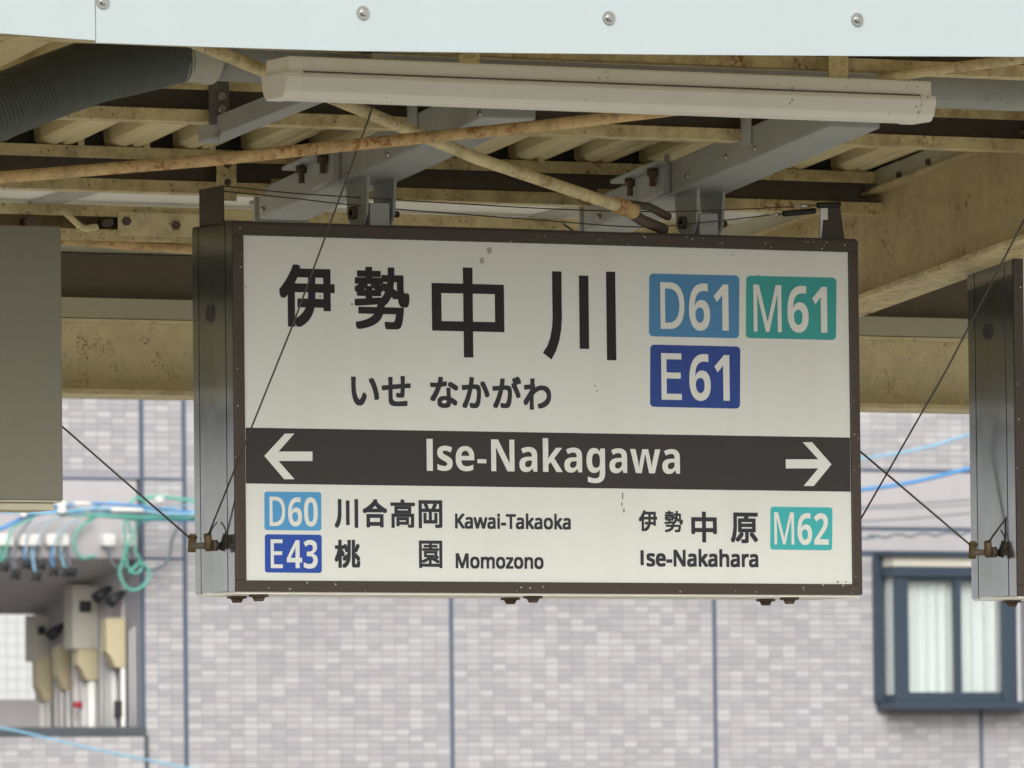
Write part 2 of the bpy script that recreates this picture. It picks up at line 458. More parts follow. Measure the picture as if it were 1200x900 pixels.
# two grey cross bars carrying the sign
def crossbar(deep, near, ydeep, screws, name='cross_bar'):
    a = at(deep[0], deep[1], ydeep); b = atx(near[0], near[1], a.x)
    wd, hg = 0.10, 0.058
    s_ = (b.z - a.z) / (b.y - a.y)

    def zf(y): return a.z + s_ * (y - a.y)
    ysp = a.y - 0.34
    o = None
    for (y0, y1, dx, dz, mat) in ((ysp - 0.002, a.y, 0.004, 0.003, M['grey_light']), (b.y, ysp + 0.03, 0.0, 0.0, M['grey_paint'])):
        x0, x1 = a.x + dx, a.x + wd - dx
        mb = MB().hexa([(x0, y0, zf(y0) + dz), (x1, y0, zf(y0) + dz), (x1, y1, zf(y1) + dz), (x0, y1, zf(y1) + dz),
                        (x0, y0, zf(y0) + hg - dz), (x1, y0, zf(y0) + hg - dz), (x1, y1, zf(y1) + hg - dz), (x0, y1, zf(y1) + hg - dz)])
        o = mb.build(name, mat, CAN, bevel=0.004)
    # end cap flange at the deep end
    MB().box(a.x - 0.002, a.x + wd + 0.002, a.y, a.y + 0.006, zf(a.y) - 0.002, zf(a.y) + hg + 0.004).build('end_plate', M['grey_light'], CAN, bevel=0.001)
    # joint strap, top lug with two bolts at the splice
    ys = ysp + 0.015
    MB().hexa([(a.x - 0.032, ys, zf(ys) + hg - 0.006), (a.x + 0.03, ys, zf(ys) + hg - 0.006), (a.x + 0.03, ys + 0.16, zf(ys + 0.16) + hg - 0.006), (a.x - 0.032, ys + 0.16, zf(ys + 0.16) + hg - 0.006),
               (a.x - 0.032, ys, zf(ys) + hg + 0.001), (a.x + 0.03, ys, zf(ys) + hg + 0.001), (a.x + 0.03, ys + 0.16, zf(ys + 0.16) + hg + 0.001), (a.x - 0.032, ys + 0.16, zf(ys + 0.16) + hg + 0.001)]).build('lug', M['grey_light'], CAN, bevel=0.002)
    MB().box(a.x - 0.008, a.x - 0.001, ys, ys + 0.008, zf(ys) + 0.004, zf(ys) + hg + 0.012).build('lug', M['grey_paint'], CAN, bevel=0.001)
    MB().hexa([(a.x - 0.010, ys + 0.009, zf(ys) + 0.006), (a.x + 0.003, ys + 0.009, zf(ys) + 0.006), (a.x + 0.003, ys + 0.10, zf(ys + 0.10) + 0.006), (a.x - 0.010, ys + 0.10, zf(ys + 0.10) + 0.006), (a.x - 0.010, ys + 0.009, zf(ys) + hg - 0.0065), (a.x + 0.003, ys + 0.009, zf(ys) + hg - 0.0065), (a.x + 0.003, ys + 0.10, zf(ys + 0.10) + hg - 0.0065), (a.x - 0.010, ys + 0.10, zf(ys + 0.10) + hg - 0.0065)]).build('joint_plate', M['grey_light'], CAN, bevel=0.003)
    for k in (0.035, 0.115):
        y = ys + k; z = zf(y) + hg - 0.006
        MB().tube([(a.x - 0.017, y, z + 0.014), (a.x - 0.017, y, z - 0.03)], 0.0055, 8).tube([(a.x - 0.017, y, z - 0.002), (a.x - 0.017, y, z - 0.013)], 0.0105, 6).build('bolt', M['bolt'], CAN)
    for px, py in screws:
        q = atx(px, py, a.x - 0.001); MB().tube([(q.x - 0.003, q.y, q.z), (q.x + 0.006, q.y, q.z)], 0.0045, 8).build('screw', M['screw'], CAN)
    # seam line of the cover and tie plates up to purlins
    for y in (YA + 0.004, ):
        MB().box(a.x - 0.006, a.x - 0.001, y - 0.034, y - 0.004, zf(y) + 0.03, zA1 - 0.004).build('tie_plate', M['grey_light'], CAN, bevel=0.001)
    MB().box(a.x + 0.02, a.x + 0.08, YB + 0.004, YB + 0.012, zf(YB) + hg - 0.004, zB0 + 0.03).build('tie_plate', M['cream_clean'], CAN, bevel=0.001)
    return a, b, zf


a1, b1, zf1 = crossbar((300, 259.5), (565, 138), 0.41, ((306, 245), (295, 238), (454, 181), (562, 133), (406, 206)))
a2, b2, zf2 = crossbar((681, 274), (971, 148.5), 0.41, ((700, 254), (850, 184), (884, 174), (964, 140), (805, 206)))
print('bars', a1, b1, a2, b2)

# cleat with hole on purlin B and bracket on purlin A with the lamp arm
q = at(265, 207, YB - 0.006)
mb = MB().box(q.x - 0.018, q.x + 0.018, YB - 0.010, YB - 0.004, zB0 - 0.012, zB1 - 0.004); mb.build('cleat', M['cream'], CAN, bevel=0.001)
for dz, rr in ((0.052, 0.008), (0.020, 0.006)):
    MB().tube([(q.x, YB - 0.013, zB0 + dz), (q.x, YB - 0.003, zB0 + dz)], rr, 10).build('bolt', M['bolt'], CAN)
q = at(256, 122, YA - 0.006)
MB().box(q.x - 0.017, q.x + 0.017, YA - 0.012, YA - 0.004, zA0 - 0.004, zA1 - 0.006).build('bracket', M['grey_dark'], CAN, bevel=0.001)
for py in (113, 128):
    b = at(259, py, YA - 0.014); MB().tube([(b.x, YA - 0.020, b.z), (b.x, YA - 0.010, b.z)], 0.007, 6).build('bolt', M['screw'], CAN)
la = at(232, 168, YA + 0.06); lb = atx(360, 117, la.x); ls = (lb.z - la.z) / (lb.y - la.y)


def lz(y): return la.z + ls * (y - la.y)


ly0 = -0.74
MB().hexa([(la.x, ly0, lz(ly0)), (la.x + 0.040, ly0, lz(ly0)), (la.x + 0.040, la.y, lz(la.y)), (la.x, la.y, lz(la.y)),
           (la.x, ly0, lz(ly0) + 0.034), (la.x + 0.040, ly0, lz(ly0) + 0.034), (la.x + 0.040, la.y, lz(la.y) + 0.034), (la.x, la.y, lz(la.y) + 0.034)]).build('lamp_arm', M['grey_paint'], CAN, bevel=0.003)
q = at(253, 172, la.y - 0.08)
MB().tube([(q.x, q.y, lz(q.y) + 0.002), (q.x, q.y, lz(q.y) - 0.010)], 0.007, 8).build('bolt', M['grey_paint'], CAN)

# diagonal brace rods
def rod(pts, r, mat, name='brace_rod', n=12):
    P = []
    for (px, py, Y) in pts: P.append(at(px, py, Y))
    Q = []
    for i in range(len(P) - 1):
        for k in range(8): Q.append(P[i].lerp(P[i + 1], k / 8))
    Q.append(P[-1])
    return MB().tube(Q, r, n).build(name, mat, CAN)


rod([(-260, 226, -0.18), (0, 208, -0.30), (240, 188.5, -0.42), (400, 171, -0.50), (640, 147, -0.61), (830, 124, -0.70)], 0.0098, M['rusty'])
rod([(180, 30, -0.78), (245, 57, -0.72), (395, 117, -0.51), (560, 186, -0.28), (735, 245, -0.04)], 0.0105, M['cream'])
rod([(728, 242, -0.05), (752, 258, -0.01), (778, 269, 0.03)], 0.0095, M['bolt'])
rod([(737, 239, -0.045), (760, 242, -0.01), (783, 254, 0.03)], 0.007, M['bolt'])
rod([(722, 240, -0.058), (742, 247, -0.03)], 0.0145, M['rusty'])
rod([(1030, 92, -0.74), (1110, 80, -0.80), (1330, 52, -0.95)], 0.0085, M['cream'])

# fascia boards with screws
FY = -1.30
def fascia(pts, y0=FY, top=0.30, th=0.006):
    mb = MB(); P = [at(px, py, y0) for px, py in pts]; n = len(P)
    v = [(p.x, y0, p.z) for p in P] + [(p.x, y0, P[0].z + top) for p in P] + [(p.x, y0 + th, p.z) for p in P] + [(p.x, y0 + th, P[0].z + top) for p in P]
    fs = []
    for i in range(n - 1):
        fs += [(i, i + 1, n + i + 1, n + i), (2 * n + i, 3 * n + i, 3 * n + i + 1, 2 * n + i + 1), (i, 2 * n + i, 2 * n + i + 1, i + 1), (n + i, n + i + 1, 3 * n + i + 1, 3 * n + i)]
    fs += [(0, n, 3 * n, 2 * n), (n - 1, 3 * n - 1, 4 * n - 1, 2 * n - 1)]
    mb.add(v, fs)
    return mb.build('fascia_panel', M['fascia'], CAN)


fb = fascia([(112.6, 50), (250, 55), (400, 59.5), (600, 62), (800, 64), (1000, 65.4), (1200, 66.5), (1420, 67)])
fl = fascia([(-700, -14), (-300, 17), (0, 39), (111.6, 47.3)], y0=FY - 0.001)
for par, L in ((fb, ((120, 2), (425, 15), (713, 21), (1004, 23), (1296, 26))), (fl, ((-180, -5),))):
    for px, py in L:
        c = at(px, py, FY)
        MB().tube([(c.x, FY - 0.003, c.z), (c.x, FY - 0.0005, c.z)], 0.0105, 16).tube([(c.x, FY - 0.009, c.z), (c.x, FY - 0.003, c.z)], [0.0045, 0.0065], 6).build('screw', M['screw'], par)
# purlin hanger at the lamp and the eaves rail behind the fascia
MB().box(XL, XR, FY + 0.01, FY + 0.05, zP0 + 0.10, zP0 + 0.14).build('eaves_rail', M['cream'], CAN)

# ------------------------------------------------------------------ drain pipe with flexible hose
pr = 0.048
pc = lambda px, py: at(px, py, -0.50)
DP = empty('drain_pipe', pc(240, 70), 'grey drain pipe with dark ribbed flexible hose under the canopy roof', 'drain pipe')
pa = pc(215, 68); pb = pc(1150, 86)
zavg = (pa.z + pb.z) / 2
MB().tube([(pa.x, -0.50, zavg), (5.5, -0.50, zavg)], pr, 28).build('rigid_pipe', M['pipe'], DP)
cx0 = pc(209, 60).x; cx1 = pc(248, 60).x
MB().tube([(cx0, -0.50, zavg), (cx1 - 0.012, -0.50, zavg), (cx1 - 0.010, -0.50, zavg), (cx1, -0.50, zavg)], [pr + 0.004, pr + 0.004, pr + 0.007, pr + 0.006], 28).build('cuff', M['cuff'], DP)
ctrl = [pc(-170, 182), pc(-80, 156), pc(0, 125), pc(60, 101), pc(110, 83.5), pc(160, 71.5), pc(213, 66)]
ctrl[-1].z = zavg; ctrl[-2].z = min(ctrl[-2].z, zavg - 0.004)
def catmull(P, n):
    out = []
    P = [P[0] * 2 - P[1]] + P + [P[-1] * 2 - P[-2]]
    for i in range(1, len(P) - 2):
        for k in range(n):
            t = k / n; a, b, c, d = P[i - 1], P[i], P[i + 1], P[i + 2]
            out.append(0.5 * ((2 * b) + (c - a) * t + (2 * a - 5 * b + 4 * c - d) * t * t + (3 * b - a - 3 * c + d) * t ** 3))
    out.append(P[-2]); return out
hp = catmull(ctrl, 60)
rr = []
for i in range(len(hp)):
    rr.append(pr + 0.001 + 0.0030 * (1 if i % 4 in (0, 1) else 0))
MB().tube(hp, rr, 28).build('flexible_hose', M['hose'], DP)

# ------------------------------------------------------------------ fluorescent lamp casing
LY = -0.72
lp0 = at(336, 88, LY - 0.045); lp1 = at(1097, 112, LY - 0.045)
lx0, lx1 = lp0.x, lp1.x
lzt = (zz(400, 67, LY - 0.04) + zz(1000, 92, LY - 0.04)) / 2
lzm = (zz(400, 87.5, LY - 0.04) + zz(1000, 109, LY - 0.04)) / 2
lzb = (zz(400, 117, LY - 0.035) + zz(1000, 137.5, LY - 0.035)) / 2
LAMP = empty('fluorescent_lamp', ((lx0 + lx1) / 2, LY, lzt), 'long off white fluorescent lamp casing hung below the canopy edge', 'lamp')
MB().box(lx0 + 0.006, lx1 - 0.006, LY - 0.042, LY + 0.042, lzm - 0.004, lzt).build('lamp_body', M['lamp'], LAMP, bevel=0.004)
def cover(x0, x1, g, name, mat, bev=0.003):
    z1 = lzm + 0.0; z2 = lzm - 0.007; z3 = lzb
    prof = [(-0.0445 - g, z1 + g), (-0.046 - g, z2), (-0.039 - g, z3 + 0.010), (-0.030, z3 - g), (0.030, z3 - g), (0.039 + g, z3 + 0.010), (0.046 + g, z2), (0.0445 + g, z1 + g)]
    return MB().sweep((x0, LY, 0), (x1 - x0, 0, 0), [(0, y, z) for y, z in prof]).build(name, mat, LAMP, bevel=bev)
cover(lx0 + 0.028, lx1 - 0.028, 0.0, 'lamp_cover', M['lamp'])
cover(lx0, lx0 + 0.0285, 0.0012, 'end_cap', M['lamp']); cover(lx1 - 0.0285, lx1, 0.0012, 'end_cap', M['lamp'])
MB().box(lx0 + 0.03, lx1 - 0.03, LY - 0.0450, LY - 0.0425, lzm + 0.0005, lzm + 0.0022).build('seam', M['bolt'], LAMP)
for px in (540, 972):
    X = at(px, 80, LY).x
    MB().box(X - 0.018, X + 0.018, LY - 0.03, LY - 0.026, lzt - 0.002, zP0 + 0.02).build('hanger', M['cream'], LAMP)

# ------------------------------------------------------------------ station sign
SW, SH, SD = 1.2, 0.612, 0.152
# mapping of points read off the face to the face plane
def solve8(A, b):
    n = len(b); Mx = [r[:] + [v] for r, v in zip(A, b)]
    for i in range(n):
        p = max(range(i, n), key=lambda r: abs(Mx[r][i])); Mx[i], Mx[p] = Mx[p], Mx[i]
        for r in range(n):
            if r != i:
                f = Mx[r][i] / Mx[i][i]
                for c in range(i, n + 1): Mx[r][c] -= f * Mx[i][c]
    return [Mx[i][n] / Mx[i][i] for i in range(n)]


FR = 0.0185
src = [(272.7, 262.7), (1001.7, 281.4), (1010.8, 698.3), (275.0, 692.8)]
dst = [(0, SH), (SW, SH), (SW, 0), (0, 0)]
A_ = []; b_ = []
for (x, y), (X, Z) in zip(src, dst):
    A_.append([x, y, 1, 0, 0, 0, -X * x, -X * y]); b_.append(X)
    A_.append([0, 0, 0, x, y, 1, -Z * x, -Z * y]); b_.append(Z)
HM = solve8(A_, b_)


def face_pt(x, y):
    d = HM[6] * x + HM[7] * y + 1
    return ((HM[0] * x + HM[1] * y + HM[2]) / d, (HM[3] * x + HM[4] * y + HM[5]) / d)


def ms(t, bold):
    r = ''
    for ch in t:
        if 'A' <= ch <= 'Z': r += chr((0x1D5D4 if bold else 0x1D5A0) + ord(ch) - 65)
        elif 'a' <= ch <= 'z': r += chr((0x1D5EE if bold else 0x1D5BA) + ord(ch) - 97)
        elif '0' <= ch <= '9': r += chr((0x1D7EC if bold else 0x1D7E2) + ord(ch) - 48)
        else: r += ch
    return r


def text_mesh(body):
    c = bpy.data.curves.new('lettering', 'FONT'); c.body = body; c.size = 1.0; c.resolution_u = 5
    o = bpy.data.objects.new('lettering', c); COL.objects.link(o)
    dg = bpy.context.evaluated_depsgraph_get(); dg.update()
    me = bpy.data.meshes.new_from_object(o.evaluated_get(dg))
    v = [(p.co.x, p.co.y) for p in me.vertices]; f = [list(p.vertices) for p in me.polygons]
    COL.objects.unlink(o); bpy.data.objects.remove(o); bpy.data.curves.remove(c); bpy.data.meshes.remove(me)
    return v, f


def sign_text(parent, body, x0, y0, x1, y1, mat, y, bold=0.0, boldx=None):
    """body fitted into the box read off the face (x0,y0)-(x1,y1); bold = extra stroke in metres"""
    bx = bold if boldx is None else boldx
    v, f = text_mesh(body)
    mx0 = min(p[0] for p in v); mx1 = max(p[0] for p in v); my0 = min(p[1] for p in v); my1 = max(p[1] for p in v)
    xm, ym = (x0 + x1) / 2, (y0 + y1) / 2
    X0 = face_pt(x0, ym)[0] + bx; X1 = face_pt(x1, ym)[0] - bx; Z1 = face_pt(xm, y0)[1] - bold; Z0_ = face_pt(xm, y1)[1] + bold
    mb = MB()
    pts = [((p[0] - mx0) / (mx1 - mx0) * (X1 - X0) + X0, (p[1] - my0) / (my1 - my0) * (Z1 - Z0_) + Z0_) for p in v]
    K = 8 if bold > 0 else 1
    for k in range(K):
        ang = 2 * math.pi * k / K + math.pi / 4; q_ = max(abs(math.cos(ang)), abs(math.sin(ang)))
        ox = bx * math.cos(ang) / q_ if bold > 0 else 0; oz = bold * math.sin(ang) / q_ if bold > 0 else 0
        mb.add([(SX + px_ + ox, y - 0.00001 * k, Z0 + pz + oz) for px_, pz in pts], f)
    return mb.build('lettering', mat, parent)


def flat_poly(parent, name, polys, mat, y, th=0.0):
    mb = MB()
    for i_, P in enumerate(polys):
        q = [face_pt(*p) for p in P]
        mb.add([(SX + a, y - 0.00004 * i_, Z0 + b) for a, b in q], [tuple(range(len(q)))])
    return mb.build(name, mat, parent)


def rbox(x0, y0, x1, y1, r, dyr=0.0):
    out = []
    for cx, cy, a0 in ((x1 - r, y0 + r, -90), (x1 - r, y1 - r, 0), (x0 + r, y1 - r, 90), (x0 + r, y0 + r, 180)):
        for k in range(6):
            a = R(a0 + 18 * k); X = cx + r * math.cos(a); Y = cy + r * math.sin(a)
            out.append((X, Y + dyr * (X - x0) / (x1 - x0)))
    return out


SX = 0.0


def sign_box(name, X, label, group=None):
    s = empty(name, (X, 0, Z0), label, 'sign', group)
    MB().box(X + 0.003, X + SW - 0.003, 0.0145, SD - 0.016, Z0 + 0.002, Z0 + SH - 0.002).build('housing', M['side'], s, bevel=0.002)
    # side cover: front trim, panel, rear trim with seams between
    for sgn, xa, xb in ((-1, X, X + 0.0035), (1, X + SW - 0.0035, X + SW)):
        MB().box(xa, xb, 0.001, 0.0255, Z0, Z0 + SH).build('edge_trim', M['side'], s)
        MB().box(xa, xb, 0.0285, 0.1275, Z0 + 0.001, Z0 + SH - 0.001).build('side_panel', M['side'], s)
        MB().box(xa, xb, 0.1300, SD, Z0, Z0 + SH).build('edge_trim', M['side'], s)
    MB().box(X + 0.003, X + SW - 0.003, 0.001, SD, Z0 - 0.004, Z0 - 0.0002).build('bottom_tray', M['lamp'], s)
    MB().box(X + 0.001, X + SW - 0.001, 0.001, SD - 0.001, Z0 + SH + 0.0002, Z0 + SH + 0.003).build('top_cover', M['frame'], s)
    # frame bars proud of the face
    for b in ((X, X + SW, Z0 + SH - FR - 0.002, Z0 + SH), (X, X + SW, Z0, Z0 + FR)):
        MB().box(b[0], b[1], -0.006, 0.0008, b[2], b[3]).build('frame_bar', M['frame'], s, bevel=0.0015)
    for b in ((X, X + FR), (X + SW - FR, X + SW)):
        MB().box(b[0], b[1], -0.006, 0.0008, Z0 + FR + 0.0002, Z0 + SH - FR - 0.0022).build('frame_bar', M['frame'], s, bevel=0.0015)
    MB().box(X + FR - 0.002, X + SW - FR + 0.002, -0.0018, 0.010, Z0 + FR - 0.002, Z0 + SH - FR - 0.001).build('face_panel', M['face'], s)
    # cable hole on the side
    hz = Z0 + SH - 0.145
    mb = MB(); ring = []
    MB().tube([(X - 0.0016, 0.085, hz), (X + 0.001, 0.085, hz)], 0.0165, 20).build('grommet', M['frame'], s)
    MB().tube([(X - 0.0022, 0.085, hz), (X, 0.085, hz)], 0.0125, 20).build('cable_hole', M['black_rubber'], s)
    # anchor bolt with two wire clamps
    def anchor(xs, dirx, c1=0.012, c2=0.038):
        az = Z0 + 0.079
        g = MB().tube([(xs - dirx * 0.004, 0.078, az), (xs + dirx * (c2 + 0.004), 0.080, az - 0.001)], 0.0055, 10)
        g.tube([(xs - dirx * 0.001, 0.078, az), (xs + dirx * 0.004, 0.078, az)], 0.0105, 6)
        g.build('anchor_bolt', M['bolt'], s)
        MB().tube([(xs + dirx * c1, 0.074, az - 0.008), (xs + dirx * (c1 + 0.006), 0.066, az + 0.018)], 0.0068, 8).build('wire_clamp', M['brass'], s)
        MB().tube([(xs + dirx * (c2 + 0.002), 0.082, az - 0.010), (xs + dirx * (c2 - 0.002), 0.086, az + 0.013)], 0.0072, 8).tube([(xs + dirx * (c2 - 0.002), 0.086, az + 0.013), (xs + dirx * (c2 - 0.003), 0.087, az + 0.018)], [0.0085, 0.006], 8).build('wire_clamp', M['brass'], s)
    anchor(X, -1); anchor(X + SW, 1, 0.008, 0.022)
    # bolt heads below the tray, in pairs
    for fx in (0.058, 0.575, 1.075):
        for yy in (0.030, 0.112):
            bx_ = X + fx; z = Z0 - 0.004
            MB().tube([(bx_, yy, z), (bx_, yy, z - 0.004)], 0.0165, 16).tube([(bx_, yy, z - 0.004), (bx_, yy, z - 0.011)], [0.0125, 0.0085], 6).build('bolt', M['bolt'], s)
    return s


def hangers(s, X, ybase, pxs):
    for (cxp, cyp, zt) in pxs:
        x = cxp; zb = Z0 + SH + 0.003
        for dx, yy0, yy1 in ((-0.026, 0.030, 0.112), (0.030, 0.040, 0.122)):
            prof = [(0, yy0, zt + 0.002), (0, yy1, zt + 0.002), (0, yy1 - 0.004, zb + 0.020), (0, yy1 - 0.020, zb + 0.004), (0, yy0 + 0.022, zb + 0.004), (0, yy0 + 0.008, zb + 0.022)]
            MB().sweep((x + dx, 0, 0), (0.005, 0, 0), prof).build('hanger', M['grey_paint'], s, bevel=0.001)
        MB().box(x - 0.012, x + 0.026, 0.050, 0.100, zb + 0.0002, zb + 0.042).build('lug', M['grey_light'], s, bevel=0.003)
        MB().tube([(x - 0.034, 0.078, zb + 0.026), (x + 0.056, 0.078, zb + 0.026)], 0.0055, 8).tube([(x - 0.034, 0.078, zb + 0.026), (x - 0.0265, 0.078, zb + 0.026)], 0.012, 6).build('bolt', M['bolt'], s)


SIGN = sign_box('station_sign', 0.0, 'station name sign reading Ise-Nakagawa with dark brown frame and coloured number badges', 'hanging station signs')
hangers(SIGN, 0.0, 0.08, [(a1.x + 0.048, 0, zf1(0.03) + 0.004), (a2.x + 0.048, 0, zf2(0.03) + 0.004)])
# plates holding the bird wires
pl = atx(235, 262, 0.004)
q0 = atx(235, 222, 0.004); q1 = atx(261.5, 216, 0.004)
MB().box(0.001, 0.006, q1.y, q0.y, Z0 + SH + 0.0005, q0.z).build('wire_plate', M['frame'], SIGN, bevel=0.001)
pb_ = [at(963, 281, 0.012), at(990, 280.5, 0.012), at(984, 238, 0.012), at(966, 245, 0.012)]
zb_ = Z0 + SH + 0.0032
MB().sweep((0, 0.012, 0), (0, 0.004, 0), [(pb_[0].x, 0, zb_), (pb_[1].x, 0, zb_), (pb_[2].x, 0, pb_[2].z), (pb_[3].x, 0, pb_[3].z)]).build('wire_plate', M['frame'], SIGN, bevel=0.0008)
wl = at(963, 248, 0.010)
MB().box(wl.x - 0.004, wl.x + 0.010, 0.006, 0.0115, wl.z - 0.014, wl.z + 0.006).build('white_tag', M['white_print'], SIGN, bevel=0.001)
MB().box(wl.x - 0.001, wl.x + 0.004, 0.013, 0.020, zb_, wl.z - 0.01).build('wire_plate', M['white_print'], SIGN)

# print on the face
YF = -0.0022
BAND = flat_poly(SIGN, 'name_band', [[(287.0, 501), (287.2, 566.3), (996.7, 576.2), (995.4, 512.4)]], M['band'], YF)
def arrow(P, ox, oy): return [(ox + a / 3.3333, oy + b / 3.3333) for a, b in P]
flat_poly(BAND, 'arrow', [arrow(P, 280, 490) for P in ([(95, 147), (175, 60), (212, 60), (150, 130), (150, 167), (212, 238), (172, 238)], [(149, 130), (282, 130), (282, 167), (149, 167)])], M['white_print'], YF - 0.0006)
flat_poly(BAND, 'arrow', [arrow(P, 640, 490) for P in ([(1112, 180), (1035, 93), (998, 93), (1060, 160), (1060, 196), (1003, 265), (1043, 265)], [(932, 160), (1061, 160), (1061, 196), (932, 196)])], M['white_print'], YF - 0.0006)
flat_poly(BAND, 'lettering', [[(497.6, 514), (504.8, 514.1), (505.2, 551.6), (498, 551.4)]], M['white_print'], YF - 0.0006)
sign_text(BAND, ms('se-Nakagawa', True), 510.2, 513.5, 794.8, 565.5, M['white_print'], YF - 0.0006)

FACE = SIGN
T = lambda b, x0, y0, x1, y1, m='ink', bd=0.0, bx=None: sign_text(FACE, b, x0, y0, x1, y1, M[m], YF, bd, bx)
T('伊', 326.4, 311, 391, 384, 'ink', 0.0036, 0.0030)
T('勢', 414, 314, 478, 386.4, 'ink', 0.0026, 0.0028)
def sk(x, y): return (x, y)
flat_poly(FACE, 'lettering', [
    [(503.6, 332), (588.0, 334), (588.2, 345.2), (503.9, 343.6)],
    [(504.2, 376.2), (588.6, 377.8), (588.8, 389.3), (504.4, 387.6)],
    [(503.7, 343), (515.0, 343.2), (515.5, 377), (504.2, 376.8)],
    [(577.4, 344.5), (588.2, 344.7), (588.6, 378.2), (577.8, 378)],
    [(540.1, 314), (551.3, 314.2), (552.5, 419), (541.5, 418.8)]], M['ink'], YF)
lc = [(644.2, 318.1), (644.6, 350), (645.1, 372), (644.4, 384), (642.2, 396), (638.8, 405.6), (633.7, 413.2)]
rc = [(655.3, 318.4), (655.6, 350), (656.0, 372), (655.2, 386), (653.0, 399), (649.2, 411), (643.8, 421.2)]
flat_poly(FACE, 'lettering', [[lc[i], rc[i], rc[i + 1], lc[i + 1]] for i in range(6)] + [
    [(675.6, 323), (686.7, 323.2), (687.9, 408.8), (676.9, 408.6)],
    [(707.3, 318.4), (718.0, 318.6), (719.8, 422.0), (708.9, 421.8)]], M['ink'], YF)
for ch, x0, y0, x1, y1 in (('い', 409.8, 441.5, 442.5, 475.3), ('せ', 445.5, 440.5, 479.4, 476), ('な', 502, 441.5, 535, 478), ('か', 539, 441.7, 571.5, 478.3), ('が', 574.8, 441, 608.6, 478.3), ('わ', 611, 443.3, 643.6, 480)):
    T(ch, x0, y0, x1, y1, 'ink_grey', 0.0017)
for ch, x0, y0, x1, y1, bd in (('川', 390.4, 584.6, 418, 618.6, .0016), ('合', 423, 584.6, 452, 618, .0016), ('高', 455.6, 585, 484.4, 618.6, .0013), ('岡', 488.6, 586, 516.4, 619, .0013), ('桃', 390.4, 632.4, 420.4, 665.6, .0015), ('園', 489, 633.4, 516.4, 665.8, .0010),
                               ('伊', 746.9, 598, 768.7, 622.8, .0011), ('勢', 777.3, 598.5, 799, 624, .0008), ('中', 808.8, 599.6, 839, 636, .0016), ('原', 855.3, 600.7, 887.5, 637, .0015)):
    T(ch, x0, y0, x1, y1, 'ink_grey', bd)
T(ms('Kawai-Takaoka', False), 531.2, 601.4, 667, 620.2, 'ink_grey', 0.0010)
T(ms('Momozono', False), 532, 648.8, 635.2, 666.8, 'ink_grey', 0.0011)
flat_poly(FACE, 'lettering', [[(749.0, 645.0), (752.9, 645.05), (753.2, 662.9), (749.3, 662.8)]], M['ink_grey'], YF)
T(ms('se-Nakahara', False), 756.2, 643.6, 888.2, 665.0, 'ink_grey', 0.0013)


def badge(x0, y0, x1, y1, skew, mat, L, lb_, lbold, N, nb_, lab):
    b = flat_poly(SIGN, 'number_badge', [rbox(x0, y0, x1, y1, (x1 - x0) * 0.045, skew)], M[mat], YF)
    b['label'] = lab
    sign_text(b, ms(L, False), *lb_, M['white_print'], YF - 0.0006, lbold)
    sign_text(b, ms(N, True), *nb_, M['white_print'], YF - 0.0006)


badge(758, 320.4, 863.8, 393.8, 2.2, 'b_d2', 'D', (771, 330.8, 799, 385.3), 0.0011, '61', (804.6, 332, 851, 387.4), 'sky blue badge reading D61')
badge(871.8, 322.6, 978, 395.6, 2.2, 'b_m2', 'M', (880.4, 333.4, 913.3, 388.4), 0.0005, '61', (920.3, 334.5, 967, 389.5), 'teal badge reading M61')
badge(759.6, 403.4, 865.4, 476.3, 2.2, 'b_e2', 'E', (772.5, 413.6, 796.3, 468.2), 0.0009, '61', (805.4, 414.6, 852.7, 469.6), 'navy badge reading E61')
badge(308.6, 575.8, 375, 620.8, 0.7, 'b_d', 'D', (314.4, 581.8, 332.6, 616.2), 0.0006, '60', (336, 582.4, 370.6, 616.8), 'sky blue badge reading D60')
badge(309, 625.8, 375.4, 670.6, 0.7, 'b_e', 'E', (315.6, 631.8, 329.6, 665.6), 0.0006, '43', (334.4, 632.4, 370.4, 666.2), 'navy badge reading E43')
badge(902.2, 593.8, 975.4, 644.4, 1.0, 'b_m', 'M', (906.6, 600.6, 930, 638.4), 0.0003, '62', (934, 601.4, 970.8, 639.2), 'teal badge reading M62')

M['stain'] = m_plain('brown stain', (0.40, 0.38, 0.31), 0.6); M['stain_dark'] = m_plain('dark dried drip', (0.16, 0.14, 0.11), 0.6)
def blob(cx, cy, rx_, ry_, seed):
    rnd = random.Random(seed); return [(cx + rx_ * rnd.uniform(0.75, 1.1) * math.cos(2 * math.pi * k / 14), cy + ry_ * rnd.uniform(0.75, 1.1) * math.sin(2 * math.pi * k / 14)) for k in range(14)]
for cx, cy, a_, b_2, sd_, mt in ((562.5, 306, 3.0, 4.2, 1, 'stain'), (571, 294, 3.2, 4.6, 2, 'stain'), (728, 581, 0.8, 5.0, 3, 'stain_dark'), (727, 591, 0.8, 3.0, 4, 'stain_dark'), (729.4, 598, 0.9, 3.2, 5, 'stain_dark'), (982.5, 683, 1.4, 1.2, 6, 'stain_dark'), (992, 682.6, 1.2, 0.9, 7, 'stain_dark'), (288, 337, 1.0, 1.0, 8, 'stain_dark'), (411, 357, 1.2, 1.4, 9, 'stain_dark')):
    flat_poly(SIGN, 'stain', [blob(cx, cy, a_, b_2, sd_)], M[mt], YF + 0.0001)
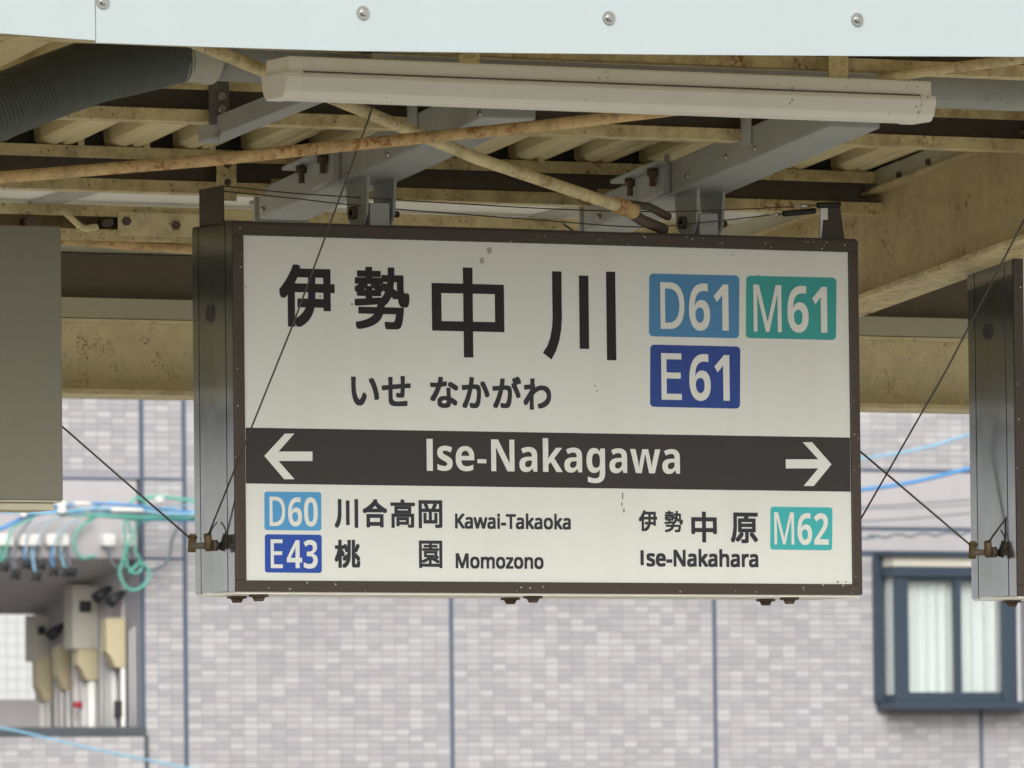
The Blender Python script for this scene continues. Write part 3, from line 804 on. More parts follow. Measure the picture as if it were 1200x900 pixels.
# neighbouring signs of the row
NX = at(1192, 560, -0.006).x
print('next sign X', NX)
NS = sign_box('station_sign', NX, 'sign box past the right end of the station name sign showing its bare metal side', 'hanging station signs')
MB().box(NX + 0.3, NX + 0.306, 0.04, 0.10, Z0 + SH + 0.003, Z0 + SH + 0.30).build('hanger', M['grey_paint'], NS); MB().box(NX + 0.9, NX + 0.906, 0.04, 0.10, Z0 + SH + 0.003, Z0 + SH + 0.30).build('hanger', M['grey_paint'], NS)
MB().box(NX + 0.2, NX + 0.99, 0.04, 0.10, Z0 + SH + 0.30, Z0 + SH + 0.33).build('hanger', M['grey_paint'], NS)

ob = at(73, 430, 0.02); OX1 = ob.x; OX0 = OX1 - 1.1
oz1 = zz(73, 265.5, 0.02); oz0 = zz(73, 586.5, 0.02)
OB = empty('blank_sign', (OX0, 0.02, oz0), 'blank olive grey sign box hanging beside the station name sign', 'sign', 'hanging station signs')
MB().box(OX0, OX1, 0.02, 0.14, oz0, oz1).build('housing', M['olive'], OB, bevel=0.0025)
MB().box(OX0, OX1 - 0.001, 0.022, 0.138, oz0 - 0.003, oz0 - 0.0003).build('bottom_lip', M['strip'], OB)
MB().box(OX0, OX1 - 0.012, 0.030, 0.128, oz0 - 0.016, oz0 - 0.0032).build('bottom_tray', M['strip'], OB, bevel=0.002)
for X in (OX0 + 0.25, OX1 - 0.45):
    MB().box(X, X + 0.04, 0.05, 0.09, oz1, zB0 - 0.001).build('hanger', M['grey_paint'], OB)

# ------------------------------------------------------------------ wires
def wire(name, pts, r, label, cat, group=None, mat='wire', n=6):
    return MB().tube(pts, r, n).build(name, M[mat], None, label=label, cat=cat, group=group)


az = Z0 + 0.079
wire('guy_wire', [(-0.017, 0.066, az + 0.016), at(345, 376, -0.20), at(442, 112, -0.50), at(452, 86, -0.53)], 0.0016, 'thin guy wire crossing the left of the station name sign face', 'guy wire')
wire('guy_wire', [(-0.038, 0.086, az + 0.010), at(73, 500, 0.16), at(-300, 155, 0.45)], 0.0019, 'thin guy wire from the left lower bolt past the blank olive sign', 'guy wire')
wire('guy_wire', [(NX - 0.038, 0.086, az + 0.010), at(1008, 529, 0.30), at(660, 262, 0.75)], 0.0019, 'thin guy wire from the next sign box running behind the station name sign', 'guy wire')
wire('guy_wire', [(SW + 0.014, 0.066, az + 0.016), at(1110, 432, -0.10), at(1202, 254, -0.25), at(1280, 105, -0.38)], 0.0016, 'thin guy wire rising from the right end of the station name sign', 'guy wire')
wire('guy_wire', [(NX - 0.017, 0.066, az + 0.016), at(1200, 578, 0.0), at(1400, 120, -0.5)], 0.0016, 'thin guy wire rising from the side of the next sign box', 'guy wire')
# loose wire ends at clamps
for (x, d, lab) in ((-0.016, 1, 'short twisted wire end at the lower left clamp of the station name sign'), (NX - 0.016, 1, 'short twisted wire end at the clamp of the bare sign box'), (SW + 0.014, -1, 'short twisted wire end at the right edge of the station name sign')):
    wire('wire_end', [(x, 0.064, az + 0.014), (x + 0.004 * d, 0.060, az + 0.028), (x + 0.012 * d, 0.058, az + 0.038)], 0.0013, lab, 'wire end', 'wire ends at the clamps')
bw = [[(258, 217.5), (340, 226), (446, 233), (640, 244.5), (760, 248), (850, 246), (932, 242)], [(260, 224), (340, 232), (446, 243.5), (640, 258.5), (750, 266), (830, 260), (903, 252)]]
labs = ('upper thin bird wire strung above the station name sign', 'lower thin bird wire strung above the station name sign')
tb = [((930, 242), (958, 240.5), (984, 239.5)), ((902, 252.5), (918, 250.5), (955, 247))]
for i, L in enumerate(bw):
    P = []
    for k, (px, py) in enumerate(L):
        Y = 0.06 if k == 0 else 0.03
        P.append(at(px, py, 0.075 + (0.012 - 0.075) * k / (len(L) - 1)))
    root = empty('bird_wire', tuple(P[0]), labs[i], 'bird wire')
    MB().tube(catmull(P, 5), 0.0011, 6).build('wire', M['wire'], root)
    t = [at(px, py, 0.010) for px, py in tb[i]]
    MB().tube([t[0], t[1]], 0.0013, 6).tube([t[0].lerp(t[1], 0.3), t[0].lerp(t[1], 0.7)], 0.0035, 6).build('wire_clip', M['screw'], root)
    MB().tube([t[1], t[2]], 0.0052, 8).build('sleeve', M['black_rubber'], root)

# ------------------------------------------------------------------ apartment building behind
YBD = 36.0
def bp(px, py, dy=0.0): return at(px, py, YBD + dy)


def m_tile():
    k = NB('pale mauve wall tile')
    g = k.n('ShaderNodeNewGeometry'); oi = k.n('ShaderNodeObjectInfo')
    ad = k.n('ShaderNodeMath'); ad.operation = 'ADD'; k.l(g.outputs['Random Per Island'], ad.inputs[0]); k.l(oi.outputs['Random'], ad.inputs[1])
    fr = k.n('ShaderNodeMath'); fr.operation = 'FRACT'; k.l(ad.outputs[0], fr.inputs[0])
    cr = k.n('ShaderNodeValToRGB'); cr.color_ramp.interpolation = 'CONSTANT'
    e = cr.color_ramp.elements
    e[0].position = 0.0; e[0].color = (0.352, 0.345, 0.362, 1)
    e[1].position = 0.25; e[1].color = (0.42, 0.412, 0.42, 1)
    for p, c in ((0.5, (0.388, 0.378, 0.392, 1)), (0.70, (0.468, 0.462, 0.465, 1)), (0.90, (0.405, 0.388, 0.395, 1))):
        x = e.new(p); x.color = c
    k.l(fr.outputs[0], cr.inputs[0])
    n1 = k.noise(0.35, 3, 0.6, vec=k.n('ShaderNodeNewGeometry').outputs['Position'])
    c = k.mix(k.mul(k.ramp(n1, 0.4, 0.7), 0.10), cr.outputs[0], (0.44, 0.42, 0.44))
    return k.fin(c, 0.45, 0.0, 0.35)


M['tile'] = m_tile()
M['grout'] = m_paint('tile grout', (0.31, 0.31, 0.345), 0.0, 0.2, 0.0, 0.8, scale=0.3)
M['joint'] = m_plain('blue grey joint sealant', (0.075, 0.105, 0.15), 0.6, 0, 0.1)
M['render'] = m_paint('smooth pale render', (0.45, 0.43, 0.445), 0.0, 0.12, 0.0, 0.7, scale=0.3, streak=0.15)
M['soffit'] = m_paint('grey soffit paint', (0.62, 0.59, 0.59), 0.0, 0.12, 0.0, 0.7, scale=0.4, streak=0.0)
M['coping'] = m_paint('dark slate coping', (0.075, 0.088, 0.10), 0.0, 0.2, 0.0, 0.5, scale=0.5)
M['winframe'] = m_paint('blue grey window frame', (0.038, 0.058, 0.083), 0.0, 0.2, 0.0, 0.35, scale=0.5, streak=0.1)
M['curtain'] = m_plain('pale curtain', (0.72, 0.75, 0.75), 0.8, 0, 0.1, 3)
M['blind'] = m_plain('cream blind box', (0.66, 0.63, 0.55), 0.6, 0, 0.1, 3)
M['whitewall'] = m_plain('white tiled wall', (0.54, 0.555, 0.56), 0.5, 0, 0.05, 3)
M['pale_joint'] = m_plain('pale joint', (0.36, 0.39, 0.42), 0.7)
M['meter'] = m_paint('cream meter box', (0.52, 0.46, 0.30), 0.0, 0.15, 0.0, 0.5, scale=0.4)
M['greybox'] = m_paint('beige grey meter box', (0.46, 0.44, 0.38), 0.0, 0.15, 0.0, 0.5, scale=0.4)
M['conduit'] = m_paint('pale conduit', (0.56, 0.56, 0.56), 0.0, 0.2, 0.0, 0.4, scale=0.5)
M['white_pl'] = m_plain('white plastic', (0.80, 0.80, 0.76), 0.4, 0, 0.05, 5)
M['dark_pl'] = m_plain('dark plastic', (0.03, 0.033, 0.036), 0.5, 0, 0.1, 5)
M['cable_blue'] = m_plain('blue cable', (0.09, 0.30, 0.62), 0.45, 0, 0.1, 3)
M['cable_sky'] = m_plain('sky blue cable', (0.25, 0.52, 0.70), 0.45, 0, 0.1, 3)
M['cable_green'] = m_plain('green cable', (0.12, 0.46, 0.36), 0.45, 0, 0.1, 3)
M['cable_grey'] = m_plain('grey cable', (0.16, 0.19, 0.22), 0.5, 0, 0.1, 3)
M['cable_pale'] = m_plain('pale blue grey cable', (0.36, 0.45, 0.50), 0.5, 0, 0.1, 3)
M['red'] = m_plain('red valve', (0.45, 0.03, 0.05), 0.5)
k = NB('window glass')
_g = k.n('ShaderNodeBsdfGlossy'); _g.inputs['Roughness'].default_value = 0.02
_t = k.n('ShaderNodeBsdfTransparent'); _t.inputs[0].default_value = (0.97, 0.985, 0.98, 1)
_m = k.n('ShaderNodeMixShader'); _m.inputs[0].default_value = 0.08; k.l(_t.outputs[0], _m.inputs[1]); k.l(_g.outputs[0], _m.inputs[2])
k.l(_m.outputs[0], k.t.nodes['Material Output'].inputs[0]); M['glass'] = k.mat

PT, PH, JT = 0.100, 0.0, 0.005
org = bp(217, 700)                                   # joint at x=217
vst = bp(217, 700).z - bp(217, 707.75).z              # course height
PH = vst
BLD = empty('apartment_building', (bp(600, 700).x, YBD, 0), 'apartment building with pale mauve wall tiles and blue grey joints behind the platform', 'building')
xl = bp(-120, 700).x; xr = bp(1330, 700).x
rx = bp(166, 700).x                                  # right edge of the open stair bay
z_head = bp(120, 655).z; z_sill = bp(100, 852).z; z_band = bp(120, 561).z; z_top = bp(120, 466).z
zlow = 0.0; zhigh = 7.6
# structural wall slabs behind the tiles
MB().box(rx, xr + 4, YBD + 0.004, YBD + 0.25, zlow, zhigh).build('wall', M['grout'], BLD)
MB().box(xl - 3, rx - 0.001, YBD + 0.004, YBD + 0.25, z_band, zhigh).build('wall', M['grout'], BLD)
MB().box(xl - 3, rx - 0.001, YBD - 0.043, YBD + 0.16, zlow, z_sill - 0.055).build('parapet_wall', M['grout'], BLD)
MB().box(xl - 3, rx - 0.02, YBD + 0.002, YBD + 0.25, z_head, z_band - 0.002).build('lintel_beam', M['render'], BLD, bevel=0.02)

# joints
vj = [bp(217, 700).x]
vx = [(165.5, 500), (529.5, 800), (838, 800), (1149, 800)]
vj += [bp(*p).x for p in vx]
zj_l = [z_top, z_band, bp(190, 655).z]
zj_r = [bp(1075, 552).z, bp(1075, 620).z]
def joint_v(X, z0, z1, wd=0.020, y=YBD): MB().box(X - wd / 2, X + wd / 2, y - 0.004, y + 0.0035, z0, z1).build('joint', M['joint'], BLD)
for i, X in enumerate(vj):
    joint_v(X, zlow if i else zlow, zhigh, 0.026 if i < 2 else 0.022)
for z in (z_top, z_band):
    MB().box(xl - 3, vj[1] - 0.014, YBD - 0.003, YBD + 0.0035, z - 0.008, z + 0.008).build('joint', M['joint'], BLD)
    MB().box(vj[1] + 0.014, vj[0] - 0.014, YBD - 0.003, YBD + 0.0035, z - 0.008, z + 0.008).build('joint', M['joint'], BLD)
MB().box(vj[1] + 0.014, vj[0] - 0.014, YBD - 0.003, YBD + 0.0035, zj_l[2] - 0.009, zj_l[2] + 0.009).build('joint', M['joint'], BLD)
xs_r = bp(860, 560).x
xe_r = vj[4] - 0.012
for z, h in ((zj_r[0], 0.010), (zj_r[1], 0.012)):
    MB().box(vj[3] + 0.012, xe_r, YBD - 0.003, YBD + 0.0035, z - h, z + h).build('joint', M['joint'], BLD)
MB().box(vj[3] + 0.012, xe_r, YBD - 0.004, YBD + 0.0035, bp(1075, 652).z, bp(1075, 646).z).build('joint', M['joint'], BLD)
# smooth render band on the window bay
z_wh = bp(1075, 645.5).z
for (zb_a, zb_b) in ((zj_r[1] + 0.013, zj_r[0] - 0.011), (z_wh, zj_r[1] - 0.013)):
    MB().box(vj[3] + 0.012, xe_r, YBD + 0.0005, YBD + 0.0035, zb_a, zb_b).build('render_panel', M['render'], BLD, bevel=0.002)

# tiles: panels between the vertical joints
wx0 = bp(1024, 740).x; wx1 = bp(1220, 740).x; wz0 = bp(1100, 832).z; wz1 = bp(1100, 648).z
tilepos = []
cols = []
bounds = sorted(vj); bounds = [xl - 0.2] + bounds + [xr + 0.2]
zt0 = bp(600, 960).z; zt1 = bp(600, 400).z
nrow0 = int((zt0 - org.z) / PH) - 1; nrow1 = int((zt1 - org.z) / PH) + 1
for bi in range(len(bounds) - 1):
    a, b = bounds[bi] + 0.014, bounds[bi + 1] - 0.014
    n = max(1, round((b - a) / PT)); pw = (b - a) / n
    for c in range(n):
        x = a + (c + 0.5) * pw
        for r_ in range(nrow0, nrow1):
            z = org.z + (r_ + 0.5) * PH
            y = YBD
            if x < rx - 0.01:
                if z_sill - 0.06 - PH / 2 < z < z_band + 0.01 + PH * 0.5: continue
                if z < z_sill: y = YBD - 0.047
            if vj[3] < x < vj[4] and z_wh - PH / 2 < z < zj_r[0] + PH * 0.6: continue
            if wx0 - 0.03 < x < wx1 + 0.03 and wz0 - 0.02 < z < wz1 + 0.02: continue
            skip = False
            for zq in ((z_top, z_band, zj_l[2]) if x < vj[0] else ()):
                if abs(z - zq) < PH * 0.55 and not (x < rx and zq == zj_l[2]): skip = True
            tilepos.append((x, y, z if not skip else z, pw))
print('tiles', len(tilepos), 'course', PH)


def tile_geo(pw):
    hx, hz = pw / 2 - JT / 2, PH / 2 - JT / 2; b = 0.0022
    v = [(-hx, 0.0038, -hz), (hx, 0.0038, -hz), (hx, 0.0038, hz), (-hx, 0.0038, hz), (-hx + b, 0.0, -hz + b), (hx - b, 0.0, -hz + b), (hx - b, 0.0, hz - b), (-hx + b, 0.0, hz - b)]
    f = [(4, 5, 6, 7), (0, 1, 5, 4), (1, 2, 6, 5), (2, 3, 7, 6), (3, 0, 4, 7)]
    return v, f


# the 300 below the sign stay single pieces, the rest is one joined field
zc0, zc1 = bp(400, 888).z, bp(400, 720).z
vis = [t for t in tilepos if vj[0] < t[0] < vj[3] and zc0 < t[2] < zc1]
mid = bp(400, 800)
vis.sort(key=lambda t: (abs(t[0] - mid.x) / 1.6) ** 2 + ((t[2] - mid.z) / 1.0) ** 2)
single = vis[:300]; sset = set((round(t[0], 4), round(t[2], 4)) for t in single)
tmesh = {}
for (x, y, z, pw) in single:
    kx = round(pw, 4)
    if kx not in tmesh:
        v, f = tile_geo(pw); me = bpy.data.meshes.new('tile'); me.from_pydata(v, [], f); me.update(); me.materials.append(M['tile']); tmesh[kx] = me
    o = bpy.data.objects.new('tile', tmesh[kx]); COL.objects.link(o); o.parent = BLD
    o.location = Vector((x, y + random.uniform(-0.0008, 0.0008), z)) - BASE[BLD.name]
mb = MB()
for (x, y, z, pw) in tilepos:
    if (round(x, 4), round(z, 4)) in sset: continue
    v, f = tile_geo(pw); dy = random.uniform(-0.0008, 0.0008)
    mb.add([(x + p[0], y + p[1] + dy, z + p[2]) for p in v], f)
tf = mb.build('tile_field', M['tile'], BLD, kind='stuff')

# stair bay: side wall, sloping soffit, rear opening onto a white wall
DEP = 1.55
MB().box(rx - 0.02, rx + 0.10, YBD + 0.26, YBD + DEP + 0.06, 0, z_band).build('bay_wall', M['render'], BLD)
zs1 = at(30, 720, YBD + DEP).z
MB().hexa([(xl - 3, YBD + 0.10, z_head - 0.001), (rx - 0.021, YBD + 0.10, z_head - 0.001), (rx - 0.021, YBD + DEP, zs1), (xl - 3, YBD + DEP, zs1),
           (xl - 3, YBD + 0.10, z_head + 0.12), (rx - 0.021, YBD + 0.10, z_head + 0.12), (rx - 0.021, YBD + DEP, zs1 + 0.9), (xl - 3, YBD + DEP, zs1 + 0.9)]).build('stair_soffit', M['soffit'], BLD)
MB().box(xl - 3, rx, YBD - 0.06, YBD + 0.18, z_sill - 0.056, z_sill).build('coping', M['coping'], BLD, bevel=0.005)
MB().box(rx - 0.012, rx + 0.016, YBD - 0.052, YBD - 0.004, zlow, z_sill - 0.057).build('corner_trim', M['coping'], BLD)
zr = at(20, 820, YBD + DEP).z
MB().box(xl - 3, rx - 0.021, YBD + DEP - 0.12, YBD + DEP, 0, zr).build('rear_parapet', M['render'], BLD)

# white tiled house beyond the bay
WH = empty('white_house', (xl, YBD + 30, 0), 'bright white tiled wall seen through the open stair bay beside the meter boxes', 'building')
zt = at(20, 715, YBD + 30).z
MB().box(xl - 12, rx + 18, YBD + 30.0, YBD + 30.2, 0, zt + 1.5).build('wall', M['whitewall'], WH)
xa = at(-30, 770, YBD + 30).x; zr2 = at(20, 826, YBD + 30).z
for i in range(14):
    X = xa + i * 0.12
    MB().box(X, X + 0.006, YBD + 29.994, YBD + 29.9995, zr2 - 0.5, zt + 0.6).build('tile_joint', M['pale_joint'], WH)
for i in range(9):
    z = zr2 + i * 0.12 - 0.1
    MB().box(xa - 0.4, xa + 1.8, YBD + 29.995, YBD + 29.9992, z, z + 0.006).build('tile_joint', M['pale_joint'], WH)

# added unseen pale house, gives the metal sign sides their dark-to-light reflection
M['dark_roof'] = m_paint('dark roof tile', (0.035, 0.035, 0.038), 0.0, 0.2, 0.0, 0.8, scale=0.3)
M['pale_render'] = m_paint('pale house render', (0.68, 0.67, 0.64), 0.0, 0.12, 0.0, 0.8, scale=0.2)
hx0, hx1 = -36.0, xl - 4.0
RH = empty('added_reflection_house', ((hx0 + hx1) / 2, YBD - 4, 0), 'added unseen long low pale house with dark roof, mirrored in the metal sign sides', 'building')
MB().box(hx0, hx1, YBD - 4, YBD + 6, 0, 5.6).build('wall', M['pale_render'], RH)
MB().sweep((hx0 - 0.4, 0, 0), (hx1 - hx0 + 0.8, 0, 0), [(0, YBD - 4.25, 5.62), (0, YBD + 1, 8.7), (0, YBD + 6.25, 5.62), (0, YBD + 6.25, 5.50), (0, YBD + 1, 8.55), (0, YBD - 4.25, 5.50)]).build('roof', M['dark_roof'], RH)  # dark roof shaped for the darker upper part of the reflection
for r_ in range(1):
    for c_ in range(8):
        X = hx0 + 3 + c_ * (hx1 - hx0 - 6) / 7; z = 1.1 + r_ * 5.9
        w_ = MB().box(X - 0.8, X + 0.8, YBD - 4.05, YBD - 4.001, z, z + 1.1).build('window', M['winframe'], RH)
        MB().box(X - 0.72, X + 0.72, YBD - 4.06, YBD - 4.051, z + 0.08, z + 1.02).build('pane', M['cable_grey'], w_)

# meter boxes on the bay's side wall: given by image box of the near face; wall recedes
BWX = rx - 0.021
def wall_y(px):                                    # depth along the side wall for a column of the picture
    return atx(px, 760, BWX).y


def meter(px0, px1, py0, py1, mat, name, label, thick=0.10, hood=True, group=None, cat='meter box'):
    dep = 0.09 if hood else 0.14
    y0 = wall_y(px1); y1 = y0 + dep
    thick = max(0.06, (px1 - px0 - dep * 80) / 151)
    p0 = atx((px0 + px1) / 2, py0, BWX); p1 = atx((px0 + px1) / 2, py1, BWX)
    zt_, zb_ = p0.z, p1.z
    root = empty(name, (BWX, (y0 + y1) / 2, zb_), label, cat, group)
    x1 = BWX - 0.002; x0 = x1 - thick
    h = zt_ - zb_
    if hood:
        prof = [(x1, 0, zt_), (x0, 0, zt_ - 0.01), (x0, 0, zb_ + 0.32 * h), (x0 + thick * 0.25, 0, zb_ + 0.2 * h), (x0 + thick * 0.45, 0, zb_), (x1, 0, zb_)]
    else:
        prof = [(x1, 0, zt_), (x0, 0, zt_), (x0, 0, zb_), (x1, 0, zb_)]
    MB().sweep((0, y0, 0), (0, y1 - y0, 0), prof).build('case', mat, root, bevel=0.006)
    MB().box(x0 - 0.004, x1, y0 - 0.004, y0 + 0.012, zt_ - 0.016, zt_ - 0.002).build('lid', mat, root, bevel=0.002)
    if not hood:
        MB().box(x0 + thick * 0.25, x0 + thick * 0.7, y0 - 0.01, y0 - 0.001, zt_ - 0.42 * h, zt_ - 0.24 * h).build('meter_window', M['dark_pl'], root, bevel=0.002)
    return root


meter(120, 148, 725, 783, M['meter'], 'meter_box', 'cream hooded meter box nearest the corner of the tiled wall', 0.12, group='meter boxes in the stair bay')
meter(86, 115, 742, 798, M['meter'], 'meter_box', 'cream hooded meter box directly below the tall grey beige box', 0.12, group='meter boxes in the stair bay')
meter(62, 83, 757, 809, M['meter'], 'meter_box', 'cream hooded meter box between the tall box and the dim end box', 0.12, group='meter boxes in the stair bay')
meter(38, 61, 771, 822, M['meter'], 'meter_box', 'dim cream hooded meter box deepest in the stair bay', 0.12, group='meter boxes in the stair bay')
meter(77, 116, 688, 762, M['greybox'], 'switch_box', 'tall beige grey box with small dark window under the soffit', 0.20, hood=False, group='meter boxes in the stair bay')
meter(30, 59, 722, 776, M['greybox'], 'switch_box', 'shaded beige grey box beside the bright white wall opening', 0.20, hood=False, group='meter boxes in the stair bay')
for i, (px, r_, t, mt) in enumerate(((152.5, 0.006, 738, 'conduit'), (157, 0.006, 735, 'conduit'), (119, 0.010, 745, 'conduit'), (123.5, 0.008, 760, 'conduit'), (127, 0.010, 783, 'conduit'), (133, 0.026, 783, 'conduit'), (144, 0.016, 783, 'white_pl'), (100, 0.040, 797, 'conduit'), (107, 0.03, 797, 'white_pl'), (90, 0.035, 765, 'soffit'), (80, 0.022, 809, 'conduit'), (72, 0.018, 775, 'soffit'), (66, 0.014, 800, 'conduit'), (56, 0.024, 822, 'conduit'), (50, 0.018, 822, 'white_pl'))):
    p = atx(px, t, BWX - 0.03); q = Vector((p.x, p.y, z_sill - 0.3))
    MB().tube([p, q], r_, 8).build('conduit', M[mt], BLD)
for px, py, lab in ((137, 699, 'dark spot lamp under the soffit above the corner meter box'), (121, 694, 'dark spot lamp touching the tall beige grey box'), (67, 738, 'dark spot lamp between the tall and the shaded beige grey boxes')):
    p = atx(px, py, BWX - 0.06)
    MB().tube([p + Vector((0.05, 0, 0.03)), p, p + Vector((-0.06, -0.02, -0.04))], [0.018, 0.03, 0.042], 10).build('spot_lamp', M['dark_pl'], None, label=lab, cat='spot lamp', group='spot lamps in the stair bay')
p = atx(95, 826, BWX - 0.07); MB().tube([p, p + Vector((-0.05, 0, 0))], 0.022, 10).build('valve', M['red'], None, label='small red valve below the cream meter box in the stair bay', cat='valve')
p = atx(142, 830, BWX - 0.05); MB().box(p.x - 0.03, p.x + 0.03, p.y, p.y + 0.05, p.z - 0.06, p.z + 0.05).build('valve_cover', M['dark_pl'], None, bevel=0.006, label='small dark cover low on the conduits under the corner meter box', cat='cover')

# ------------------------------------------------------------------ projecting window
WD = 0.22
WIN = empty('bay_window', (bp(1112, 832).x, YBD, bp(1112, 832).z), 'projecting window with blue grey frame and pale curtains on the tiled wall', 'window')
YW = YBD - WD
fx0 = at(1050, 740, YW).x; fx1 = fx0 + 1.10; bz0 = at(1110, 831, YW).z; bz1 = at(1110, 664, YW).z
sx0 = fx0
mbx = lambda n, *b, mat='winframe', bev=0.004, par=None: MB().box(*b).build(n, M[mat], par or WIN, bevel=bev)
f_ = 0.055
P_ = lambda px: at(px, 740, YW).x
mbx('sill', sx0 - 0.03, fx1 + 0.03, YW - 0.03, YBD - 0.006, bz0, bz0 + 0.05)
mbx('head', sx0 - 0.02, fx1 + 0.02, YW - 0.02, YBD - 0.006, bz1 - 0.07, bz1)
mbx('blind_box', sx0, fx1, YW + 0.02, YBD - 0.006, bz1 + 0.001, bz1 + 0.065, mat='blind')
mbx('hood', sx0 - 0.04, fx1 + 0.04, YW - 0.03, YBD - 0.006, bz1 + 0.066, bz1 + 0.10)
# front frame: posts
xm = P_(1124)
for xa, xb in ((fx0, P_(1065)), (P_(1175), P_(1192)), (fx1 - 0.05, fx1)):
    mbx('post', xa, xb, YW, YW + 0.034, bz0 + 0.051, bz1 - 0.071)
mbx('mullion', xm - 0.018, xm + 0.022, YW + 0.005, YW + 0.06, bz0 + 0.051, bz1 - 0.071)
zr0, zr1 = at(1110, 811, YW).z, at(1110, 681, YW).z
mbx('rail', P_(1065) + 0.001, P_(1175) - 0.001, YW + 0.012, YW + 0.055, bz0 + 0.052, zr0)
mbx('rail', P_(1065) + 0.001, P_(1175) - 0.001, YW + 0.012, YW + 0.055, zr1, bz1 - 0.072)
for xa, xb in ((P_(1065) + 0.001, xm - 0.019), (xm + 0.023, P_(1175) - 0.001)):
    MB().box(xa, xb, YW + 0.030, YW + 0.034, zr0 + 0.001, zr1 - 0.001).build('pane', M['glass'], WIN)
# side of the bay: frame and narrow pane
mbx('post', fx0, fx0 + 0.024, YBD - 0.028, YBD - 0.007, bz0 + 0.051, bz1 - 0.071)
mbx('rail', fx0, fx0 + 0.024, YW + 0.035, YBD - 0.029, bz0 + 0.051, bz0 + 0.10)
MB().box(fx0 + 0.012, fx0 + 0.016, YW + 0.035, YBD - 0.029, bz0 + 0.101, bz1 - 0.072).build('pane', M['glass'], WIN)
mbx('corner_post', fx0 - 0.055, fx0 - 0.001, YBD - 0.06, YBD - 0.006, bz0 + 0.051, bz1 + 0.0655)
# curtains with folds
def curtain(xa, xb, y, z0, z1, ph):
    mb = MB(); n = 60; v = []
    for j, z in enumerate((z0, z1)):
        for i in range(n + 1):
            t = i / n; v.append((xa + (xb - xa) * t, y + 0.012 * math.sin(t * 34 + ph) + 0.006 * math.sin(t * 71 + ph * 2), z))
    mb.add(v, [(i, i + 1, n + 1 + i + 1, n + 1 + i) for i in range(n)], smooth=True)
    return mb.build('curtain', M['curtain'], WIN)
curtain(fx0 + 0.07, xm, YW + 0.10, bz0 + 0.05, bz1 - 0.05, 0.3); curtain(xm, fx1 - 0.06, YW + 0.115, bz0 + 0.05, bz1 - 0.05, 1.9)
MB().add([(fx0 + 0.026, YW + 0.036, bz0 + 0.05), (fx0 + 0.026, YBD - 0.03, bz0 + 0.05), (fx0 + 0.026, YBD - 0.03, bz1 - 0.05), (fx0 + 0.026, YW + 0.036, bz1 - 0.05)], [(0, 1, 2, 3)]).build('curtain', M['curtain'], WIN)
mbx('window_back', fx0 + 0.03, fx1 - 0.03, YBD - 0.0055, YBD - 0.001, bz0 + 0.05, bz1 - 0.05, mat='blind', bev=0)

# ------------------------------------------------------------------ cable sleeves, drop wires and overhead cables
YL = YBD - 0.002
def cab(pts, r, mat, label, dy=-0.06, name='cable', group=None, cat='cable', n=8):
    P = catmull([at(px, py, YBD + (d if d is not None else dy)) for px, py, d in [(p + (None,))[:3] for p in pts]], 8)
    return MB().tube(P, r, n).build(name, M[mat], None, label=label, cat=cat, group=group)


slv = [(-2, 14.5, 'white cable cover on the beam, farthest from the tiled pillar'), (21.5, 47, 'white cable cover on the beam, middle one of three wide ones'), (54, 79.5, 'white wide cable cover on the beam above two black plugs hanging together'), (120, 134, 'small white cable cover on the beam with one black loop below'), (145.5, 159, 'small white cable cover on the beam at the tiled pillar edge')]
plugs = [[(5, 663, 'cable_green'), (18, 672, 'cable_grey')], [(31, 660, 'cable_blue'), (42.5, 674, 'cable_sky'), (48, 661, 'cable_grey')], [(63, 668, 'cable_blue'), (78, 669, 'cable_sky'), (84, 669, 'cable_grey')], [], []]
for (pa_, pb2, lab), pg in zip(slv, plugs):
    a = at(pa_, 626, YBD - 0.05); b = at(pb2, 640, YBD - 0.05)
    root = empty('cable_cover', ((a.x + b.x) / 2, YBD, b.z), lab, 'cable cover')
    MB().box(a.x, b.x, YBD - 0.075, YBD + 0.0018, b.z, a.z).build('case', M['white_pl'], root, bevel=0.012)
    for i, (px, py, mt) in enumerate(pg):
        p1 = at(px, py, YBD - 0.05); p2 = at((pa_ + pb2) / 2 + (i - 0.6) * 9, 640, YBD - 0.04)
        MB().tube(catmull([Vector((p2.x, YBD - 0.04, b.z + 0.01)), p2.lerp(p1, 0.5) + Vector((-0.01, 0, 0)), p1], 6), 0.009, 8).build('lead', M[mt], root)
        g = MB(); g.tube([p1 + Vector((0, 0, 0.025)), p1 + Vector((0.004, 0, -0.022))], [0.018, 0.026], 8)
        for k in range(4):
            t = R(35 + 90 * k); g.tube([p1 - Vector((0, 0, 0.01)), p1 + Vector((0.042 * math.cos(t), -0.008, -0.01 + 0.034 * math.sin(t)))], [0.018, 0.012], 6)
        g.build('plug', M['dark_pl'], root)
drop = [([(0, 602), (-4, 615), (8, 626), (6, 660)], 'cable_green'), ]
G = 'drop wires feeding the cable covers'
for pts, mt, dl in (([(40, 607), (16, 618), (9, 634), (5, 655)], 'cable_green', 'green drop wire over the end cable cover beneath the blank sign'),
                    ([(72, 606), (44, 614), (33, 626), (30, 650)], 'cable_pale', 'pale drop wire falling over the left part of the middle cable cover'),
                    ([(76, 604), (58, 612), (48, 626), (43, 640)], 'cable_pale', 'pale drop wire falling over the right part of the middle cable cover'),
                    ([(96, 608), (74, 618), (66, 632), (63, 652)], 'cable_pale', 'pale drop wire over the wide cover with two black plugs together'),
                    ([(90, 607), (78, 616), (71, 630), (72, 648)], 'cable_pale', 'second pale drop wire over the wide cover with two plugs together'),
                    ([(36, 610), (24, 624), (19, 640), (17, 668)], 'cable_grey', 'dark drop wire between the end cover and the middle cable cover')):
    cab(pts, 0.007, mt, dl, dy=-0.10, name='drop_wire', group=G, cat='wire')
